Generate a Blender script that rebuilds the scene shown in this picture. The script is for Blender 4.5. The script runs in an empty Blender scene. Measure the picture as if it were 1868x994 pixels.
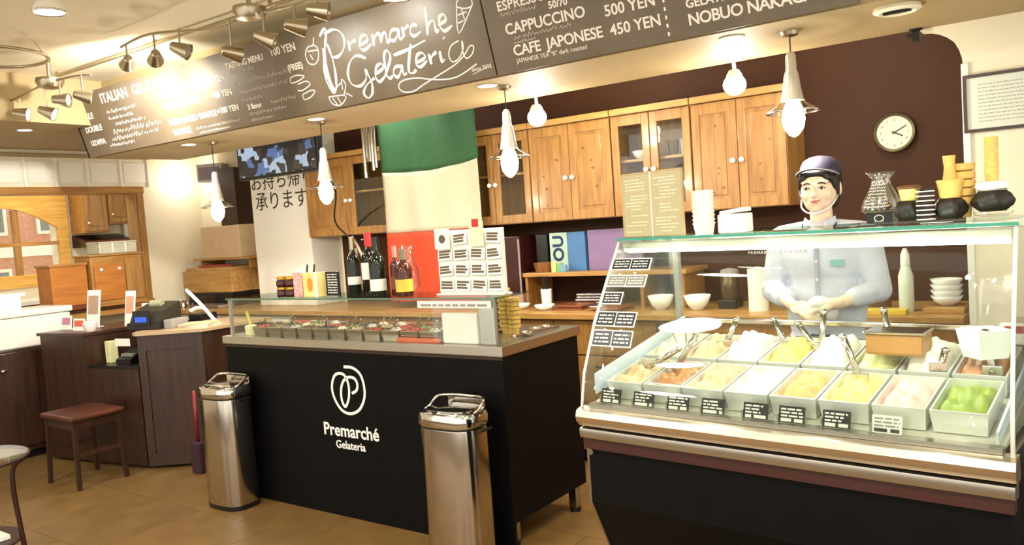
import bpy, bmesh, math, random
from mathutils import Vector, Matrix, Euler
random.seed(7)
PI = math.pi
scene = bpy.context.scene
COL = scene.collection

# ---------------------------------------------------------------- camera
CAM_H = 1.45
YAW, PITCH, ROLL = math.radians(35.638), math.radians(3.508), math.radians(3.989)
fw = Vector((-math.sin(YAW)*math.cos(PITCH), math.cos(YAW)*math.cos(PITCH), -math.sin(PITCH)))
r0 = Vector((math.cos(YAW), math.sin(YAW), 0)); u0 = r0.cross(fw)
rt = r0*math.cos(ROLL) - u0*math.sin(ROLL); up = r0*math.sin(ROLL) + u0*math.cos(ROLL)
cd = bpy.data.cameras.new('camera'); cam = bpy.data.objects.new('camera', cd); COL.objects.link(cam)
cd.sensor_width = 36; cd.lens = 36*1480.16/1868; cd.clip_start = 0.02; cd.clip_end = 100
cam.matrix_world = Matrix(((rt.x, up.x, -fw.x, 0), (rt.y, up.y, -fw.y, 0), (rt.z, up.z, -fw.z, CAM_H), (0, 0, 0, 1)))
scene.camera = cam

# ---------------------------------------------------------------- world, exposure
w = bpy.data.worlds.new('world'); scene.world = w; w.use_nodes = True
bg = w.node_tree.nodes['Background']; bg.inputs[0].default_value = (1.0, 0.95, 0.83, 1); bg.inputs[1].default_value = 1.05
vs = scene.view_settings
vs.view_transform = 'Standard'; vs.look = 'None'; vs.gamma = 1; vs.use_curve_mapping = False
vs.exposure = 0.8
WARM = (1.0, 0.92, 0.76); SOFTW = (1.0, 0.955, 0.85)
def lamp(name, kind, loc, energy, color=WARM, size=0.05, target=None, spot=None, blend=0.6):
    ld = bpy.data.lights.new(name, kind); ld.energy = energy; ld.color = color
    if kind == 'AREA': ld.shape = 'DISK'; ld.size = size
    else: ld.shadow_soft_size = size
    if kind == 'SPOT': ld.spot_size = math.radians(spot or 90); ld.spot_blend = blend
    o = bpy.data.objects.new(name, ld); COL.objects.link(o); o.location = loc
    if target is not None:
        o.rotation_euler = (Vector(target) - Vector(loc)).to_track_quat('-Z', 'Y').to_euler()
    return o
# added fill lights at ceiling height over the seating side, brightening the camera side
for i, (x, y) in enumerate(((-4.6, 0.9), (-2.4, 0.7), (-0.6, 0.6), (-3.3, -0.8), (-1.0, -1.0), (1.2, 0.4))):
    lamp('added_seating_fill', 'AREA', (x, y, 2.57), 20, SOFTW, 0.35)
# lamps on the kitchen ceiling behind the soffit
for x in (-5.6, -3.9, -2.2, -0.9):
    lamp('kitchen_ceiling_lamp', 'AREA', (x, 4.0, 2.5), 5.5, SOFTW, 0.3)

# ---------------------------------------------------------------- helpers
def lin(c): return tuple(((v/255)/12.92 if v/255 <= .04045 else ((v/255+.055)/1.055)**2.4) for v in c)
MATS = {}
def mat(name, rgb, rough=.5, metal=0., var=.08, scale=12., bump=0., emit=0., stretch=None, spec=None, coat=0., rgb2=None, trans=0.):
    if name in MATS: return MATS[name]
    m = bpy.data.materials.new(name); m.use_nodes = True; nt = m.node_tree; b = nt.nodes['Principled BSDF']
    c = lin(rgb)
    tc = nt.nodes.new('ShaderNodeTexCoord'); mp = nt.nodes.new('ShaderNodeMapping'); nt.links.new(tc.outputs['Object'], mp.inputs[0])
    if stretch: mp.inputs['Scale'].default_value = stretch
    nz = nt.nodes.new('ShaderNodeTexNoise'); nz.inputs['Scale'].default_value = scale; nz.inputs['Detail'].default_value = 4
    nt.links.new(mp.outputs[0], nz.inputs['Vector'])
    rp = nt.nodes.new('ShaderNodeValToRGB'); e = rp.color_ramp.elements
    e[0].position = .32; e[1].position = .68
    a = lin(rgb2) if rgb2 else tuple(v*(1-var) for v in c)
    d = c if rgb2 else tuple(min(1, v*(1+var)) for v in c)
    e[0].color = (*a, 1); e[1].color = (*d, 1)
    nt.links.new(nz.outputs['Fac'], rp.inputs[0]); nt.links.new(rp.outputs[0], b.inputs['Base Color'])
    b.inputs['Roughness'].default_value = rough; b.inputs['Metallic'].default_value = metal
    if spec is not None: b.inputs['Specular IOR Level'].default_value = spec
    if coat: b.inputs['Coat Weight'].default_value = coat; b.inputs['Coat Roughness'].default_value = .1
    if emit: b.inputs['Emission Color'].default_value = (*c, 1); b.inputs['Emission Strength'].default_value = emit
    if trans: b.inputs['Transmission Weight'].default_value = trans
    if bump:
        bp = nt.nodes.new('ShaderNodeBump'); bp.inputs['Strength'].default_value = bump; bp.inputs['Distance'].default_value = .01
        nt.links.new(nz.outputs['Fac'], bp.inputs['Height']); nt.links.new(bp.outputs[0], b.inputs['Normal'])
    MATS[name] = m; return m
def glass(name, tint=(250, 252, 250), refl=.06, rough=.02):
    if name in MATS: return MATS[name]
    m = bpy.data.materials.new(name); m.use_nodes = True; nt = m.node_tree; nt.nodes.clear()
    o = nt.nodes.new('ShaderNodeOutputMaterial'); mx = nt.nodes.new('ShaderNodeMixShader')
    t = nt.nodes.new('ShaderNodeBsdfTransparent'); t.inputs[0].default_value = (*lin(tint), 1)
    g = nt.nodes.new('ShaderNodeBsdfGlossy'); g.inputs['Roughness'].default_value = rough
    fr = nt.nodes.new('ShaderNodeLayerWeight'); fr.inputs[0].default_value = .12
    nz = nt.nodes.new('ShaderNodeTexNoise'); nz.inputs['Scale'].default_value = 3
    ad = nt.nodes.new('ShaderNodeMath'); ad.operation = 'MULTIPLY_ADD'; ad.inputs[1].default_value = .55; ad.inputs[2].default_value = refl
    nt.links.new(fr.outputs['Fresnel'], ad.inputs[0]); nt.links.new(ad.outputs[0], mx.inputs[0])
    nt.links.new(t.outputs[0], mx.inputs[1]); nt.links.new(g.outputs[0], mx.inputs[2]); nt.links.new(mx.outputs[0], o.inputs[0])
    MATS[name] = m; return m
def emis(name, rgb, k): return mat(name, rgb, .4, emit=k, var=.01)
def wood(name, rgb, rgb2, rough=.45, axis='z', scale=6., bump=.05, coat=0.):
    st = {'z': (6, 6, .7), 'x': (.7, 6, 6), 'y': (6, .7, 6)}[axis]
    return mat(name, rgb, rough, scale=scale, stretch=st, rgb2=rgb2, bump=bump, coat=coat)

class Bm:
    """collects shapes into one mesh"""
    def __init__(s): s.b = bmesh.new()
    def _new(s, verts, faces):
        vs_ = [s.b.verts.new(v) for v in verts]
        for f in faces:
            try: s.b.faces.new([vs_[i] for i in f])
            except ValueError: pass
        return s
    def box(s, x0, x1, y0, y1, z0, z1, bev=0., rot=None, piv=None):
        v = [Vector(p) for p in ((x0,y0,z0),(x1,y0,z0),(x1,y1,z0),(x0,y1,z0),(x0,y0,z1),(x1,y0,z1),(x1,y1,z1),(x0,y1,z1))]
        if rot is not None:
            c = Vector(piv) if piv else sum(v, Vector())/8
            v = [rot @ (p-c) + c for p in v]
        f = ((0,3,2,1),(4,5,6,7),(0,1,5,4),(1,2,6,5),(2,3,7,6),(3,0,4,7))
        if not bev: return s._new(v, f)
        t = bmesh.new(); q = [t.verts.new(p) for p in v]
        for k in f: t.faces.new([q[i] for i in k])
        bmesh.ops.bevel(t, geom=t.edges[:], offset=bev, segments=2, affect='EDGES', profile=.6)
        t.verts.ensure_lookup_table(); t.verts.index_update()
        s._new([p.co.copy() for p in t.verts], [[p.index for p in k.verts] for k in t.faces]); t.free(); return s
    def prism(s, pts, z0, z1):
        n = len(pts)
        return s._new([(x, y, z0) for x, y in pts] + [(x, y, z1) for x, y in pts],
                      [tuple(range(n-1, -1, -1)), tuple(range(n, 2*n))] + [(i, (i+1) % n, n+(i+1) % n, n+i) for i in range(n)])
    def extr(s, pts, vec):
        n = len(pts); v = Vector(vec); p = [Vector(q) for q in pts]
        return s._new(p + [q+v for q in p], [tuple(range(n-1, -1, -1)), tuple(range(n, 2*n))] + [(i, (i+1) % n, n+(i+1) % n, n+i) for i in range(n)])
    def lathe(s, prof, n=20, c=(0,0,0), sx=1., sy=1., cap=True, rot=None):
        vs_, fs = [], []; m = len(prof); c = Vector(c)
        for (r, z) in prof:
            for k in range(n):
                a = 2*PI*k/n; p = Vector((r*sx*math.cos(a), r*sy*math.sin(a), z))
                vs_.append((rot @ p if rot is not None else p) + c)
        for j in range(m-1):
            for k in range(n):
                k2 = (k+1) % n; fs.append((j*n+k, j*n+k2, (j+1)*n+k2, (j+1)*n+k))
        if cap: fs += [tuple(range(n-1, -1, -1)), tuple((m-1)*n+k for k in range(n))]
        return s._new(vs_, fs)
    def cyl(s, c, r, h, n=16, r2=None, rot=None):
        return s.lathe([(r, 0), (r if r2 is None else r2, h)], n, c, rot=rot)
    def ell(s, c, rx, ry, rz, n=16, m=10, rot=None):
        pr = [(math.sin(PI*j/m), -math.cos(PI*j/m)) for j in range(m+1)]
        c = Vector(c); vs_, fs = [], []
        for (r, z) in pr:
            for k in range(n):
                a = 2*PI*k/n; p = Vector((rx*r*math.cos(a), ry*r*math.sin(a), rz*z))
                vs_.append((rot @ p if rot is not None else p)+c)
        for j in range(m):
            for k in range(n):
                k2 = (k+1) % n; fs.append((j*n+k, j*n+k2, (j+1)*n+k2, (j+1)*n+k))
        s._new(vs_, fs); bmesh.ops.remove_doubles(s.b, verts=s.b.verts[:], dist=1e-6); return s
    def tube(s, path, r, n=8, closed=False, flat=1.):
        P = [Vector(p) for p in path]; m = len(P); vs_, fs = [], []
        rr = r if isinstance(r, (list, tuple)) else [r]*m
        nrm = None
        for i, p in enumerate(P):
            if closed: t = P[(i+1) % m]-P[i-1]
            else: t = P[min(i+1, m-1)]-P[max(i-1, 0)]
            if t.length < 1e-9: t = Vector((0, 0, 1))
            t.normalize()
            if nrm is None:
                a = Vector((0, 1, 0)) if abs(t.y) < .9 else Vector((1, 0, 0))
                nrm = (a - t*a.dot(t)).normalized()
            else:
                nrm = nrm - t*nrm.dot(t)
                nrm = nrm.normalized() if nrm.length > 1e-6 else t.orthogonal().normalized()
            bi = t.cross(nrm)
            for k in range(n):
                a = 2*PI*k/n+PI/n; vs_.append(p + (nrm*math.cos(a)*flat + bi*math.sin(a))*rr[i])
        for i in range(m if closed else m-1):
            j = (i+1) % m
            for k in range(n):
                k2 = (k+1) % n; fs.append((i*n+k, i*n+k2, j*n+k2, j*n+k))
        if not closed: fs += [tuple(range(n-1, -1, -1)), tuple((m-1)*n+k for k in range(n))]
        return s._new(vs_, fs)
    def mesh(s, me, M=None):
        M = M or Matrix()
        return s._new([M @ v.co for v in me.vertices], [tuple(p.vertices) for p in me.polygons])
    def xf(s, M): s.b.transform(M); return s

def smooth_path(pts, sub=5, closed=False):
    P = [Vector(p) if len(p) == 3 else Vector((p[0], 0, p[1])) for p in pts]; out = []; n = len(P)
    for i in range(n if closed else n-1):
        if closed: a, b, c, d = P[i-1], P[i], P[(i+1) % n], P[(i+2) % n]
        else: a, b, c, d = P[max(i-1, 0)], P[i], P[i+1], P[min(i+2, n-1)]
        for k in range(sub):
            t = k/sub
            out.append(.5*((2*b)+(c-a)*t+(2*a-5*b+4*c-d)*t*t+(-a+3*b-3*c+d)*t**3))
    if not closed: out.append(P[-1])
    return out

def obj(name, bm, m, parent=None, smooth=False, world=False, label=None):
    me = bpy.data.meshes.new(name)
    if isinstance(bm, Bm):
        bmesh.ops.recalc_face_normals(bm.b, faces=bm.b.faces[:])
        if world and parent is not None: bm.b.transform(Matrix.Translation(-Vector(parent.matrix_basis.translation)))
        bm.b.to_mesh(me); bm.b.free()
    else: me = bm
    if smooth is True:
        for p in me.polygons: p.use_smooth = True
    elif smooth:
        for p in me.polygons: p.use_smooth = True
        try: me.set_sharp_from_angle(angle=math.radians(smooth))
        except Exception: pass
    for x in (m if isinstance(m, (list, tuple)) else [m]): me.materials.append(x)
    o = bpy.data.objects.new(name, me); COL.objects.link(o)
    if parent is not None: o.parent = parent
    if label: o['label'] = label
    return o
def tag(o, label, cat, group=None):
    o['label'] = label; o['category'] = cat
    if group: o['group'] = group
    return o
def thing(name, label, cat, loc=(0, 0, 0), rotz=0., group=None, rot=None):
    o = bpy.data.objects.new(name, None); COL.objects.link(o); o.location = loc; o.empty_display_size = .05
    o.rotation_euler = rot if rot else (0, 0, rotz)
    return tag(o, label, cat, group)
def struct(name, bm, m, parent=None, **k):
    o = obj(name, bm, m, parent, **k)
    if parent is None: o['kind'] = 'structure'
    return o
def dup(root, loc=None, rotz=None, label=None, group=None, scale=None, rot=None):
    r = root.copy(); COL.objects.link(r)
    if loc is not None: r.location = loc
    if rotz is not None: r.rotation_euler = (0, 0, rotz)
    if rot is not None: r.rotation_euler = rot
    if scale is not None: r.scale = (scale,)*3
    if label: r['label'] = label
    if group: r['group'] = group
    for ch in list(root.children):
        c = ch.copy(); COL.objects.link(c); c.parent = r
        for g in list(ch.children):
            d = g.copy(); COL.objects.link(d); d.parent = c
    return r
def text_mesh(s, size=.05, align='LEFT', bold=0., depth=.0006, shear=0., wide=1.):
    cu = bpy.data.curves.new('t', 'FONT'); cu.body = s; cu.size = size; cu.align_x = align; cu.extrude = depth; cu.offset = bold; cu.shear = shear
    cu.resolution_u = 3; cu.space_character = wide
    o = bpy.data.objects.new('t', cu); COL.objects.link(o)
    me = bpy.data.meshes.new_from_object(o); bpy.data.objects.remove(o); bpy.data.curves.remove(cu)
    return me
UPR = Matrix.Rotation(PI/2, 4, 'X')          # text in the XZ plane, read from -Y
def add_text(bm, s, x, y, z, size, align='LEFT', bold=0., depth=.0006, M=None, shear=0., wide=1.):
    me = text_mesh(s, size, align, bold, depth, shear, wide)
    bm.mesh(me, (M or Matrix()) @ Matrix.Translation((x, y, z)) @ UPR); bpy.data.meshes.remove(me); return bm
def scribble(bm, x0, x1, z, h, y, r=.0012, M=None):
    """an unreadable handwritten line"""
    n = max(4, int((x1-x0)/(h*.42))); pts = []
    for i in range(n+1):
        if random.random() < .12 and len(pts) > 3:
            bm.tube(pts, r, 4); pts = []
        pts.append((x0+(x1-x0)*i/n+random.uniform(-.15, .15)*h, y, z+(random.uniform(.5, 1)*h if i % 2 else random.uniform(0, .25)*h)))
    if len(pts) > 1: bm.tube(pts, r, 4)
    return bm
def dashes(bm, x0, x1, z, y, h, yy=.0004):
    """a printed line of text too small to read: short bars"""
    x = x0
    while x < x1:
        L = min(random.uniform(1.2, 4)*h, x1-x)
        bm.box(x, x+L, y-yy, y, z, z+h*.7); x += L+h*.6
    return bm

# ---------------------------------------------------------------- materials
CREAM = mat('cream_paint', (232, 222, 196), .6, var=.03, scale=3)
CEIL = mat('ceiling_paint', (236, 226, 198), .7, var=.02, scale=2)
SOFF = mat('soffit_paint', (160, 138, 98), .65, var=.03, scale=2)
BROWN = mat('brown_paint', (66, 41, 25), .6, var=.08, scale=3, spec=.15)
WHITE = mat('white_paint', (235, 230, 218), .4, var=.02, scale=5)
PINE = wood('pine_wood', (170, 126, 66), (142, 96, 44), .4, 'z', coat=.15)
PINEX = wood('pine_wood_grain_across', (186, 144, 82), (158, 112, 54), .4, 'x', coat=.15)
PINEY = wood('pine_wood_grain_deep', (180, 132, 68), (152, 102, 46), .4, 'y', coat=.15)
KNOT = mat('pine_knot', (120, 72, 34), .5)
DARKW = wood('dark_stained_wood', (62, 36, 21), (43, 25, 16), .4, 'z', coat=.1)
DARKX = wood('dark_stained_wood_across', (68, 40, 25), (47, 28, 18), .4, 'x', coat=.1)
BLACK = mat('black_laminate', (10, 10, 10), .5, var=.1, spec=.12)
BLK = mat('black_plastic', (16, 15, 15), .35, var=.05)
STEEL = mat('brushed_steel', (196, 190, 180), .28, 1., var=.04, scale=30, stretch=(.3, 8, 8))
STEELZ = mat('polished_steel', (200, 192, 182), .16, 1., var=.03, scale=20)
CHROME = mat('chrome', (215, 212, 206), .1, 1., var=.01)
SATIN = mat('satin_nickel', (176, 164, 140), .3, 1., var=.03)
BOARD = mat('chalkboard', (106, 92, 74), .40, var=.12, scale=5)
CHALK = mat('white_chalk', (240, 232, 222), .8, var=.05, scale=60)
PAPER = mat('white_paper', (238, 234, 224), .6, var=.02)
INK = mat('dark_print', (44, 36, 30), .6, var=.1)
GLASS = glass('clear_glass')
GLASSG = glass('green_edge_glass', (226, 240, 232), .07)
CHINA = mat('white_china', (240, 238, 232), .2, var=.01)
RED = mat('red_plastic', (200, 40, 34), .4)
BULB = emis('lit_bulb', (255, 238, 205), 14)
DISC = emis('lit_downlight_disc', (255, 240, 210), 9)
GRAYP = mat('grey_plastic', (150, 145, 140), .5)
CARDB = mat('cardboard', (214, 186, 146), .7, var=.05)
# ================================================================ the room
FZ = 0.0
struct('floor', Bm().box(-8.7, 2.2, -2.2, 5.2, -.06, -.004), mat('grout', (92, 72, 44), .8))
fl = bpy.data.objects['floor']
TILES = [mat('floor_tile_%s' % n, c, .36, var=.1, scale=5, rgb2=d, bump=.02, spec=.35) for n, c, d in
         (('tan', (128, 100, 60), (114, 86, 48)), ('ochre', (132, 102, 58), (116, 88, 47)), ('umber', (124, 97, 60), (110, 84, 48)))]
tm = []
for m_ in TILES:
    b = Bm().box(0, .597, 0, .597, -.012, 0); me = bpy.data.meshes.new('floor_tile')
    bmesh.ops.recalc_face_normals(b.b, faces=b.b.faces[:]); b.b.to_mesh(me); b.b.free(); me.materials.append(m_); tm.append(me)
random.seed(3)
for j in range(6):
    y = .7+j*.6
    for i in range(14):
        x = -7.0+i*.6+(.3 if j % 2 else 0)
        # only where the floor shows from the front of the counters
        if (x > -.7): continue
        o = bpy.data.objects.new('floor_tile', random.choice(tm)); COL.objects.link(o); o.parent = fl; o.location = (x, y, 0)
random.seed(11)
# ceiling of the seating side, bulkhead on the left, soffit above the counters
struct('ceiling', Bm().box(-8.62, 2.2, -2.2, 5.2, 2.6, 2.7), CEIL)
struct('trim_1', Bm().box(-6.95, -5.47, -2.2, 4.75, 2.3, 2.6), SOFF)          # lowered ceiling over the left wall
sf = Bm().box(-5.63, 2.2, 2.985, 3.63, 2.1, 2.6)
struct('trim_2', sf, SOFF)                                                     # soffit carrying the chalkboards
# left wall with the wide pine framed opening
XW = -6.9
lw = Bm()
lw.box(XW-.12, XW, -2.2, 2.3, 0, 2.6).box(XW-.12, XW, 2.3, 4.04, 0, 1.0).box(XW-.12, XW, 2.3, 4.04, 1.985, 2.6).box(XW-.12, XW, 4.04, 4.75, 0, 2.6)
wl = struct('wall_left', lw, CREAM)
# raised panels and battens above the opening
for i, y in enumerate((2.55, 2.81, 3.068, 3.305, 3.565, 3.857, 4.112)):
    obj('batten', Bm().box(XW, XW+.018, y-.012, y+.012, 2.0, 2.24, .003), WHITE, wl)
ys = (2.55, 2.81, 3.068, 3.305, 3.565, 3.857, 4.112)
for a, b_ in zip(ys, ys[1:]):
    obj('wall_panel', Bm().box(XW, XW+.009, a+.03, b_-.03, 2.035, 2.21, .004), WHITE, wl)
obj('top_moulding', Bm().box(XW, XW+.03, 2.3, 4.13, 2.24, 2.27, .006), SOFF, wl)
# pine frame
fr = struct('window_1', Bm().box(XW-.13, XW+.02, 3.955, 4.04, 1.0, 1.985, .008), PINE)
obj('frame_head', Bm().box(XW-.13, XW+.025, 2.3, 4.05, 1.94, 2.0, .008), PINEY, fr)
obj('frame_bead', Bm().box(XW-.02, XW+.032, 3.975, 4.0, 1.0, 1.94, .006), PINE, fr)
obj('frame_sill', Bm().box(XW-.14, XW+.05, 2.3, 4.04, .97, 1.0, .006), PINEY, fr)
# the room beyond the opening
struct('wall_far', Bm().box(-8.62, -8.5, 1.8, 3.0, 0, 2.6).box(-8.62, -8.5, 4.02, 5.2, 0, 2.6).box(-8.62, -8.5, 3.0, 4.02, 0, 1.27).box(-8.62, -8.5, 3.0, 4.02, 1.95, 2.6).box(-8.5, -7.02, 5.08, 5.2, 0, 2.6).box(-8.5, -7.02, 1.8, 1.9, 0, 2.6), CREAM)
# back wall: white on the left, dark brown over the counter
struct('wall_back_left', Bm().box(XW, -5.0, 4.62, 4.74, 0, 2.6), CREAM)
struct('wall_back', Bm().box(-5.0, .8, 4.62, 4.74, 0, 2.6), BROWN)
pc = struct('wall_pillar', Bm().box(-5.72, -5.02, 4.31, 4.62, .9, 2.6, .01), WHITE)
t = Bm()
add_text(t, 'お持ち帰り', -5.715, 4.3085, 1.872, .158)
add_text(t, '承ります', -5.67, 4.3085, 1.705, .165)
obj('lettering', t, INK, pc)
# right wall with the rounded corner where the soffit comes down
rw = Bm(); pts = [(2.2, 2.1), (2.2, 0), (-.39, 0), (-.39, 1.93)]
for k in range(1, 9):
    a = PI/2*k/8; pts.append((-.39-.15*(1-math.cos(a)), 1.93+.17*math.sin(a)))
rw.extr([(x, 3.63, z) for x, z in pts], (0, .12, 0))
struct('wall_right', rw, CREAM)
struct('trim_3', Bm().box(-.397, -.372, 3.618, 3.63, 0, 1.94, .003), WHITE)
# ================================================================ chalkboards hung on the soffit, tilted towards the customers
TILT = math.radians(15.5)
LETTER_STROKES = [[(2.507,0.361),(2.553,0.39),(2.559,0.37),(2.537,0.33),(2.503,0.27),(2.477,0.208),(2.468,0.142),(2.484,0.093),(2.504,0.081),(2.526,0.108),(2.545,0.172),(2.552,0.237),(2.547,0.295),(2.541,0.319)],[(2.543,0.365),(2.607,0.375),(2.652,0.357),(2.667,0.314),(2.641,0.27),(2.596,0.246),(2.555,0.249)],[(2.692,0.309),(2.686,0.258),(2.702,0.29),(2.741,0.3)],[(2.752,0.27),(2.813,0.283),(2.813,0.31),(2.779,0.305),(2.756,0.266),(2.776,0.244),(2.834,0.263)],[(2.856,0.306),(2.849,0.253),(2.866,0.289),(2.898,0.301),(2.898,0.257),(2.913,0.288),(2.94,0.298),(2.937,0.252),(2.958,0.264)],[(3.02,0.296),(2.982,0.3),(2.958,0.269),(2.978,0.252),(3.01,0.273),(3.021,0.3),(3.019,0.25),(3.038,0.259)],[(3.047,0.304),(3.048,0.257),(3.055,0.287),(3.09,0.303)],[(3.139,0.292),(3.109,0.299),(3.089,0.27),(3.108,0.25),(3.153,0.263)],[(3.211,0.36),(3.198,0.297),(3.186,0.239),(3.199,0.278),(3.238,0.295),(3.24,0.245),(3.256,0.253)],[(3.26,0.27),(3.308,0.283),(3.302,0.309),(3.275,0.3),(3.267,0.261),(3.289,0.238),(3.334,0.254)],[(3.389,0.345),(3.361,0.214),(3.464,0.312)],[(3.389,0.343),(3.413,0.357),(3.447,0.353),(3.469,0.335),(3.464,0.312),(3.425,0.309),(3.387,0.324),(3.389,0.343)],[(3.379,0.29),(3.429,0.294)],[(3.371,0.256),(3.401,0.261)],[(3.407,0.313),(3.41,0.262)],[(2.775,0.206),(2.718,0.228),(2.663,0.205),(2.628,0.15),(2.637,0.1),(2.691,0.084),(2.74,0.111),(2.751,0.154),(2.76,0.128),(2.771,0.086),(2.757,0.039),(2.722,0.019),(2.7,0.046),(2.735,0.082),(2.797,0.106)],[(2.809,0.122),(2.868,0.143),(2.864,0.165),(2.829,0.156),(2.806,0.113),(2.823,0.084),(2.872,0.106)],[(2.872,0.11),(2.93,0.18),(2.92,0.218),(2.893,0.194),(2.88,0.109),(2.897,0.089),(2.917,0.099)],[(2.982,0.133),(2.944,0.134),(2.925,0.106),(2.945,0.086),(2.976,0.113),(2.986,0.137),(2.987,0.091),(3.006,0.096)],[(3.074,0.22),(3.023,0.109),(3.046,0.09),(3.068,0.102)],[(2.955,0.189),(3.043,0.198),(3.164,0.22)],[(3.077,0.131),(3.137,0.145),(3.129,0.169),(3.096,0.164),(3.077,0.127),(3.099,0.11),(3.146,0.13)],[(3.165,0.158),(3.167,0.112),(3.176,0.141),(3.212,0.159)],[(3.232,0.159),(3.23,0.111),(3.249,0.12)],[(3.271,0.213),(3.274,0.207)],[(3.351,0.184),(3.304,0.17),(3.278,0.134),(3.289,0.101),(3.331,0.11),(3.366,0.148),(3.369,0.18),(3.36,0.134),(3.371,0.102),(3.408,0.115),(3.425,0.145),(3.402,0.149),(3.365,0.119),(3.299,0.086),(3.19,0.055),(3.09,0.028),(3.02,0.007),(2.953,0.016),(2.936,0.044),(2.971,0.066),(3.06,0.064),(3.175,0.038),(3.292,0.031),(3.42,0.069)],[(2.462,0.364),(2.444,0.33),(2.402,0.325),(2.372,0.293),(2.376,0.252),(2.414,0.237),(2.454,0.258),(2.47,0.309),(2.442,0.332)],[(2.393,0.306),(2.466,0.301)],[(2.404,0.287),(2.417,0.26)],[(2.451,0.064),(2.464,0.027),(2.513,0.012),(2.557,0.031),(2.564,0.056),(2.451,0.064)],[(2.475,0.056),(2.497,0.017)],[(2.512,0.055),(2.527,0.016)],[(2.563,0.06),(2.593,0.106),(2.574,0.134),(2.563,0.085)],[(2.577,0.066),(2.616,0.043)],[(2.562,0.119),(2.502,0.09)],[(2.21,0.2),(2.258,0.206),(2.317,0.192),(2.258,0.175),(2.205,0.175),(2.21,0.2)],[(2.251,0.159),(2.319,0.166),(2.342,0.145),(2.275,0.125),(2.238,0.13)],[(2.266,0.104),(2.336,0.115),(2.364,0.107),(2.322,0.083),(2.267,0.078),(2.266,0.104)],[(2.225,0.189),(2.327,0.095)]]
cb = thing('chalkboard_sign', 'long tilted chalkboard with white cursive shop name and gelato menu, above the black island', 'sign', (-5.63, 2.95, 2.1), rot=(TILT, 0, 0))
obj('board', Bm().box(0, 3.51, -.006, .014, 0, .42, .002), BOARD, cb)
obj('edge_strip', Bm().box(-.012, 0, -.008, .016, 0, .42), BLACK, cb)
YS = -.0068
t = Bm()
for s in LETTER_STROKES[:10]+LETTER_STROKES[15:25]:
    p = smooth_path(s, 5); n = len(p)
    r = [.0058+.0024*math.sin(i*.55) for i in range(n)]
    t.tube([(q.x, YS, q.z) for q in p], r, 6, flat=.18)
for q in (((2.512, .30), (2.492, .22), (2.49, .13), (2.506, .09)),):     # thick down stroke of the initial
    t.tube(smooth_path([(a, YS, b_) for a, b_ in q]), .011, 6, flat=.15)
o = obj('shop_name', t, CHALK, cb); o['kind'] = 'stuff'
for nm, i0, i1 in (('drawn_cone', 10, 15), ('drawn_cup', 25, 28), ('drawn_basket', 28, 34), ('drawn_leaves', 34, 38)):
    t = Bm()
    for s in LETTER_STROKES[i0:i1]: t.tube([(q.x, YS, q.z) for q in smooth_path(s, 4)], .0032, 5, flat=.3)
    obj(nm, t, CHALK, cb)['kind'] = 'stuff'
BO = .0012
for s, x, z, h in (('ITALIAN', .38, .325, .088), ('GELATERIA', .76, .325, .088), ('SINGLE', .05, .25, .055), ('DOUBLE', .07, .165, .055), ('UZAPPA', .08, .075, .05),
                   ('YOGURT', 1.0, .265, .05), ('WAFFLE CONE', 1.03, .19, .055), ('FRESH BAKED WAFFLE', 1.03, .095, .048), ('WAFFLE', 1.04, .03, .052),
                   ('450 YEN', 1.5, .275, .05), ('+50 YEN', 1.52, .19, .05), ('+100 YEN', 1.52, .10, .048),
                   ('TASTING MENU', 1.72, .325, .046), ('100 YEN', 2.11, .33, .056), ('(FREE)', 2.21, .235, .044), ('3 flavor', 1.8, .088, .04)):
    obj('menu_line', add_text(Bm(), s, x, YS, z, h, bold=BO), CHALK, cb)
t = add_text(Bm(), 'since 2012', 3.385, YS, .04, .026); obj('menu_line', t, CHALK, cb)
obj('underline', Bm().tube([(3.385, YS, .028), (3.49, YS, .05)], .0016, 4), CHALK, cb)
for x0, x1, z, h in ((.4, .75, .25, .03), (.4, .68, .21, .025), (.45, .8, .165, .03), (.4, .95, .115, .04), (.35, .9, .075, .035), (.3, .6, .04, .025),
                     (1.25, 1.46, .265, .02), (1.28, 1.7, .035, .022), (1.3, 1.6, .012, .014), (1.75, 1.95, .29, .022), (1.75, 2.2, .228, .026), (1.77, 2.18, .178, .026),
                     (1.77, 1.95, .132, .024), (2.0, 2.21, .092, .026), (1.8, 2.13, .052, .024), (1.8, 2.0, .02, .016)):
    obj('handwritten_line', scribble(Bm(), x0, x1, z, h, YS), CHALK, cb)
for x in (.4, 1.7, 3.0):
    obj('bracket', Bm().box(x-.02, x+.02, .014, .07, .3, .32), SATIN, cb)

cb2 = thing('chalkboard_sign', 'tilted chalkboard listing coffees and yen prices, above the glass display case', 'sign', (-2.115, 2.95, 2.1), rot=(TILT, 0, 0))
obj('board', Bm().box(.003, 1.5, -.006, .014, 0, .42, .002), BOARD, cb2)
D = 3.515
for s, x, z, h, k in (('ESPRESSO', 3.59, .262, .055, 1.05), ('550 YEN', 4.09, .225, .058, 1.), ('500 YEN', 4.085, .142, .06, 1.0), ('450 YEN', 4.095, .066, .06, 1.0), ('50/70', 3.84, .222, .04, 1.), ('CAPPUCCINO', 3.607, .160, .063, .98),
                   ('CAFE  JAPONESE', 3.625, .068, .062, .95), ('GELATIERE', 4.42, .105, .045, 1.), ('NOBUO NAKAGAWA', 4.42, .042, .06, .92)):
    obj('menu_line', add_text(Bm(), s, x-D, YS, z, h, bold=.0011, wide=k), CHALK, cb2)
obj('menu_line', add_text(Bm(), 'JAPANESE TEA "R" dark roasted', 3.632-D, YS, .036, .026), CHALK, cb2)
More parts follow.
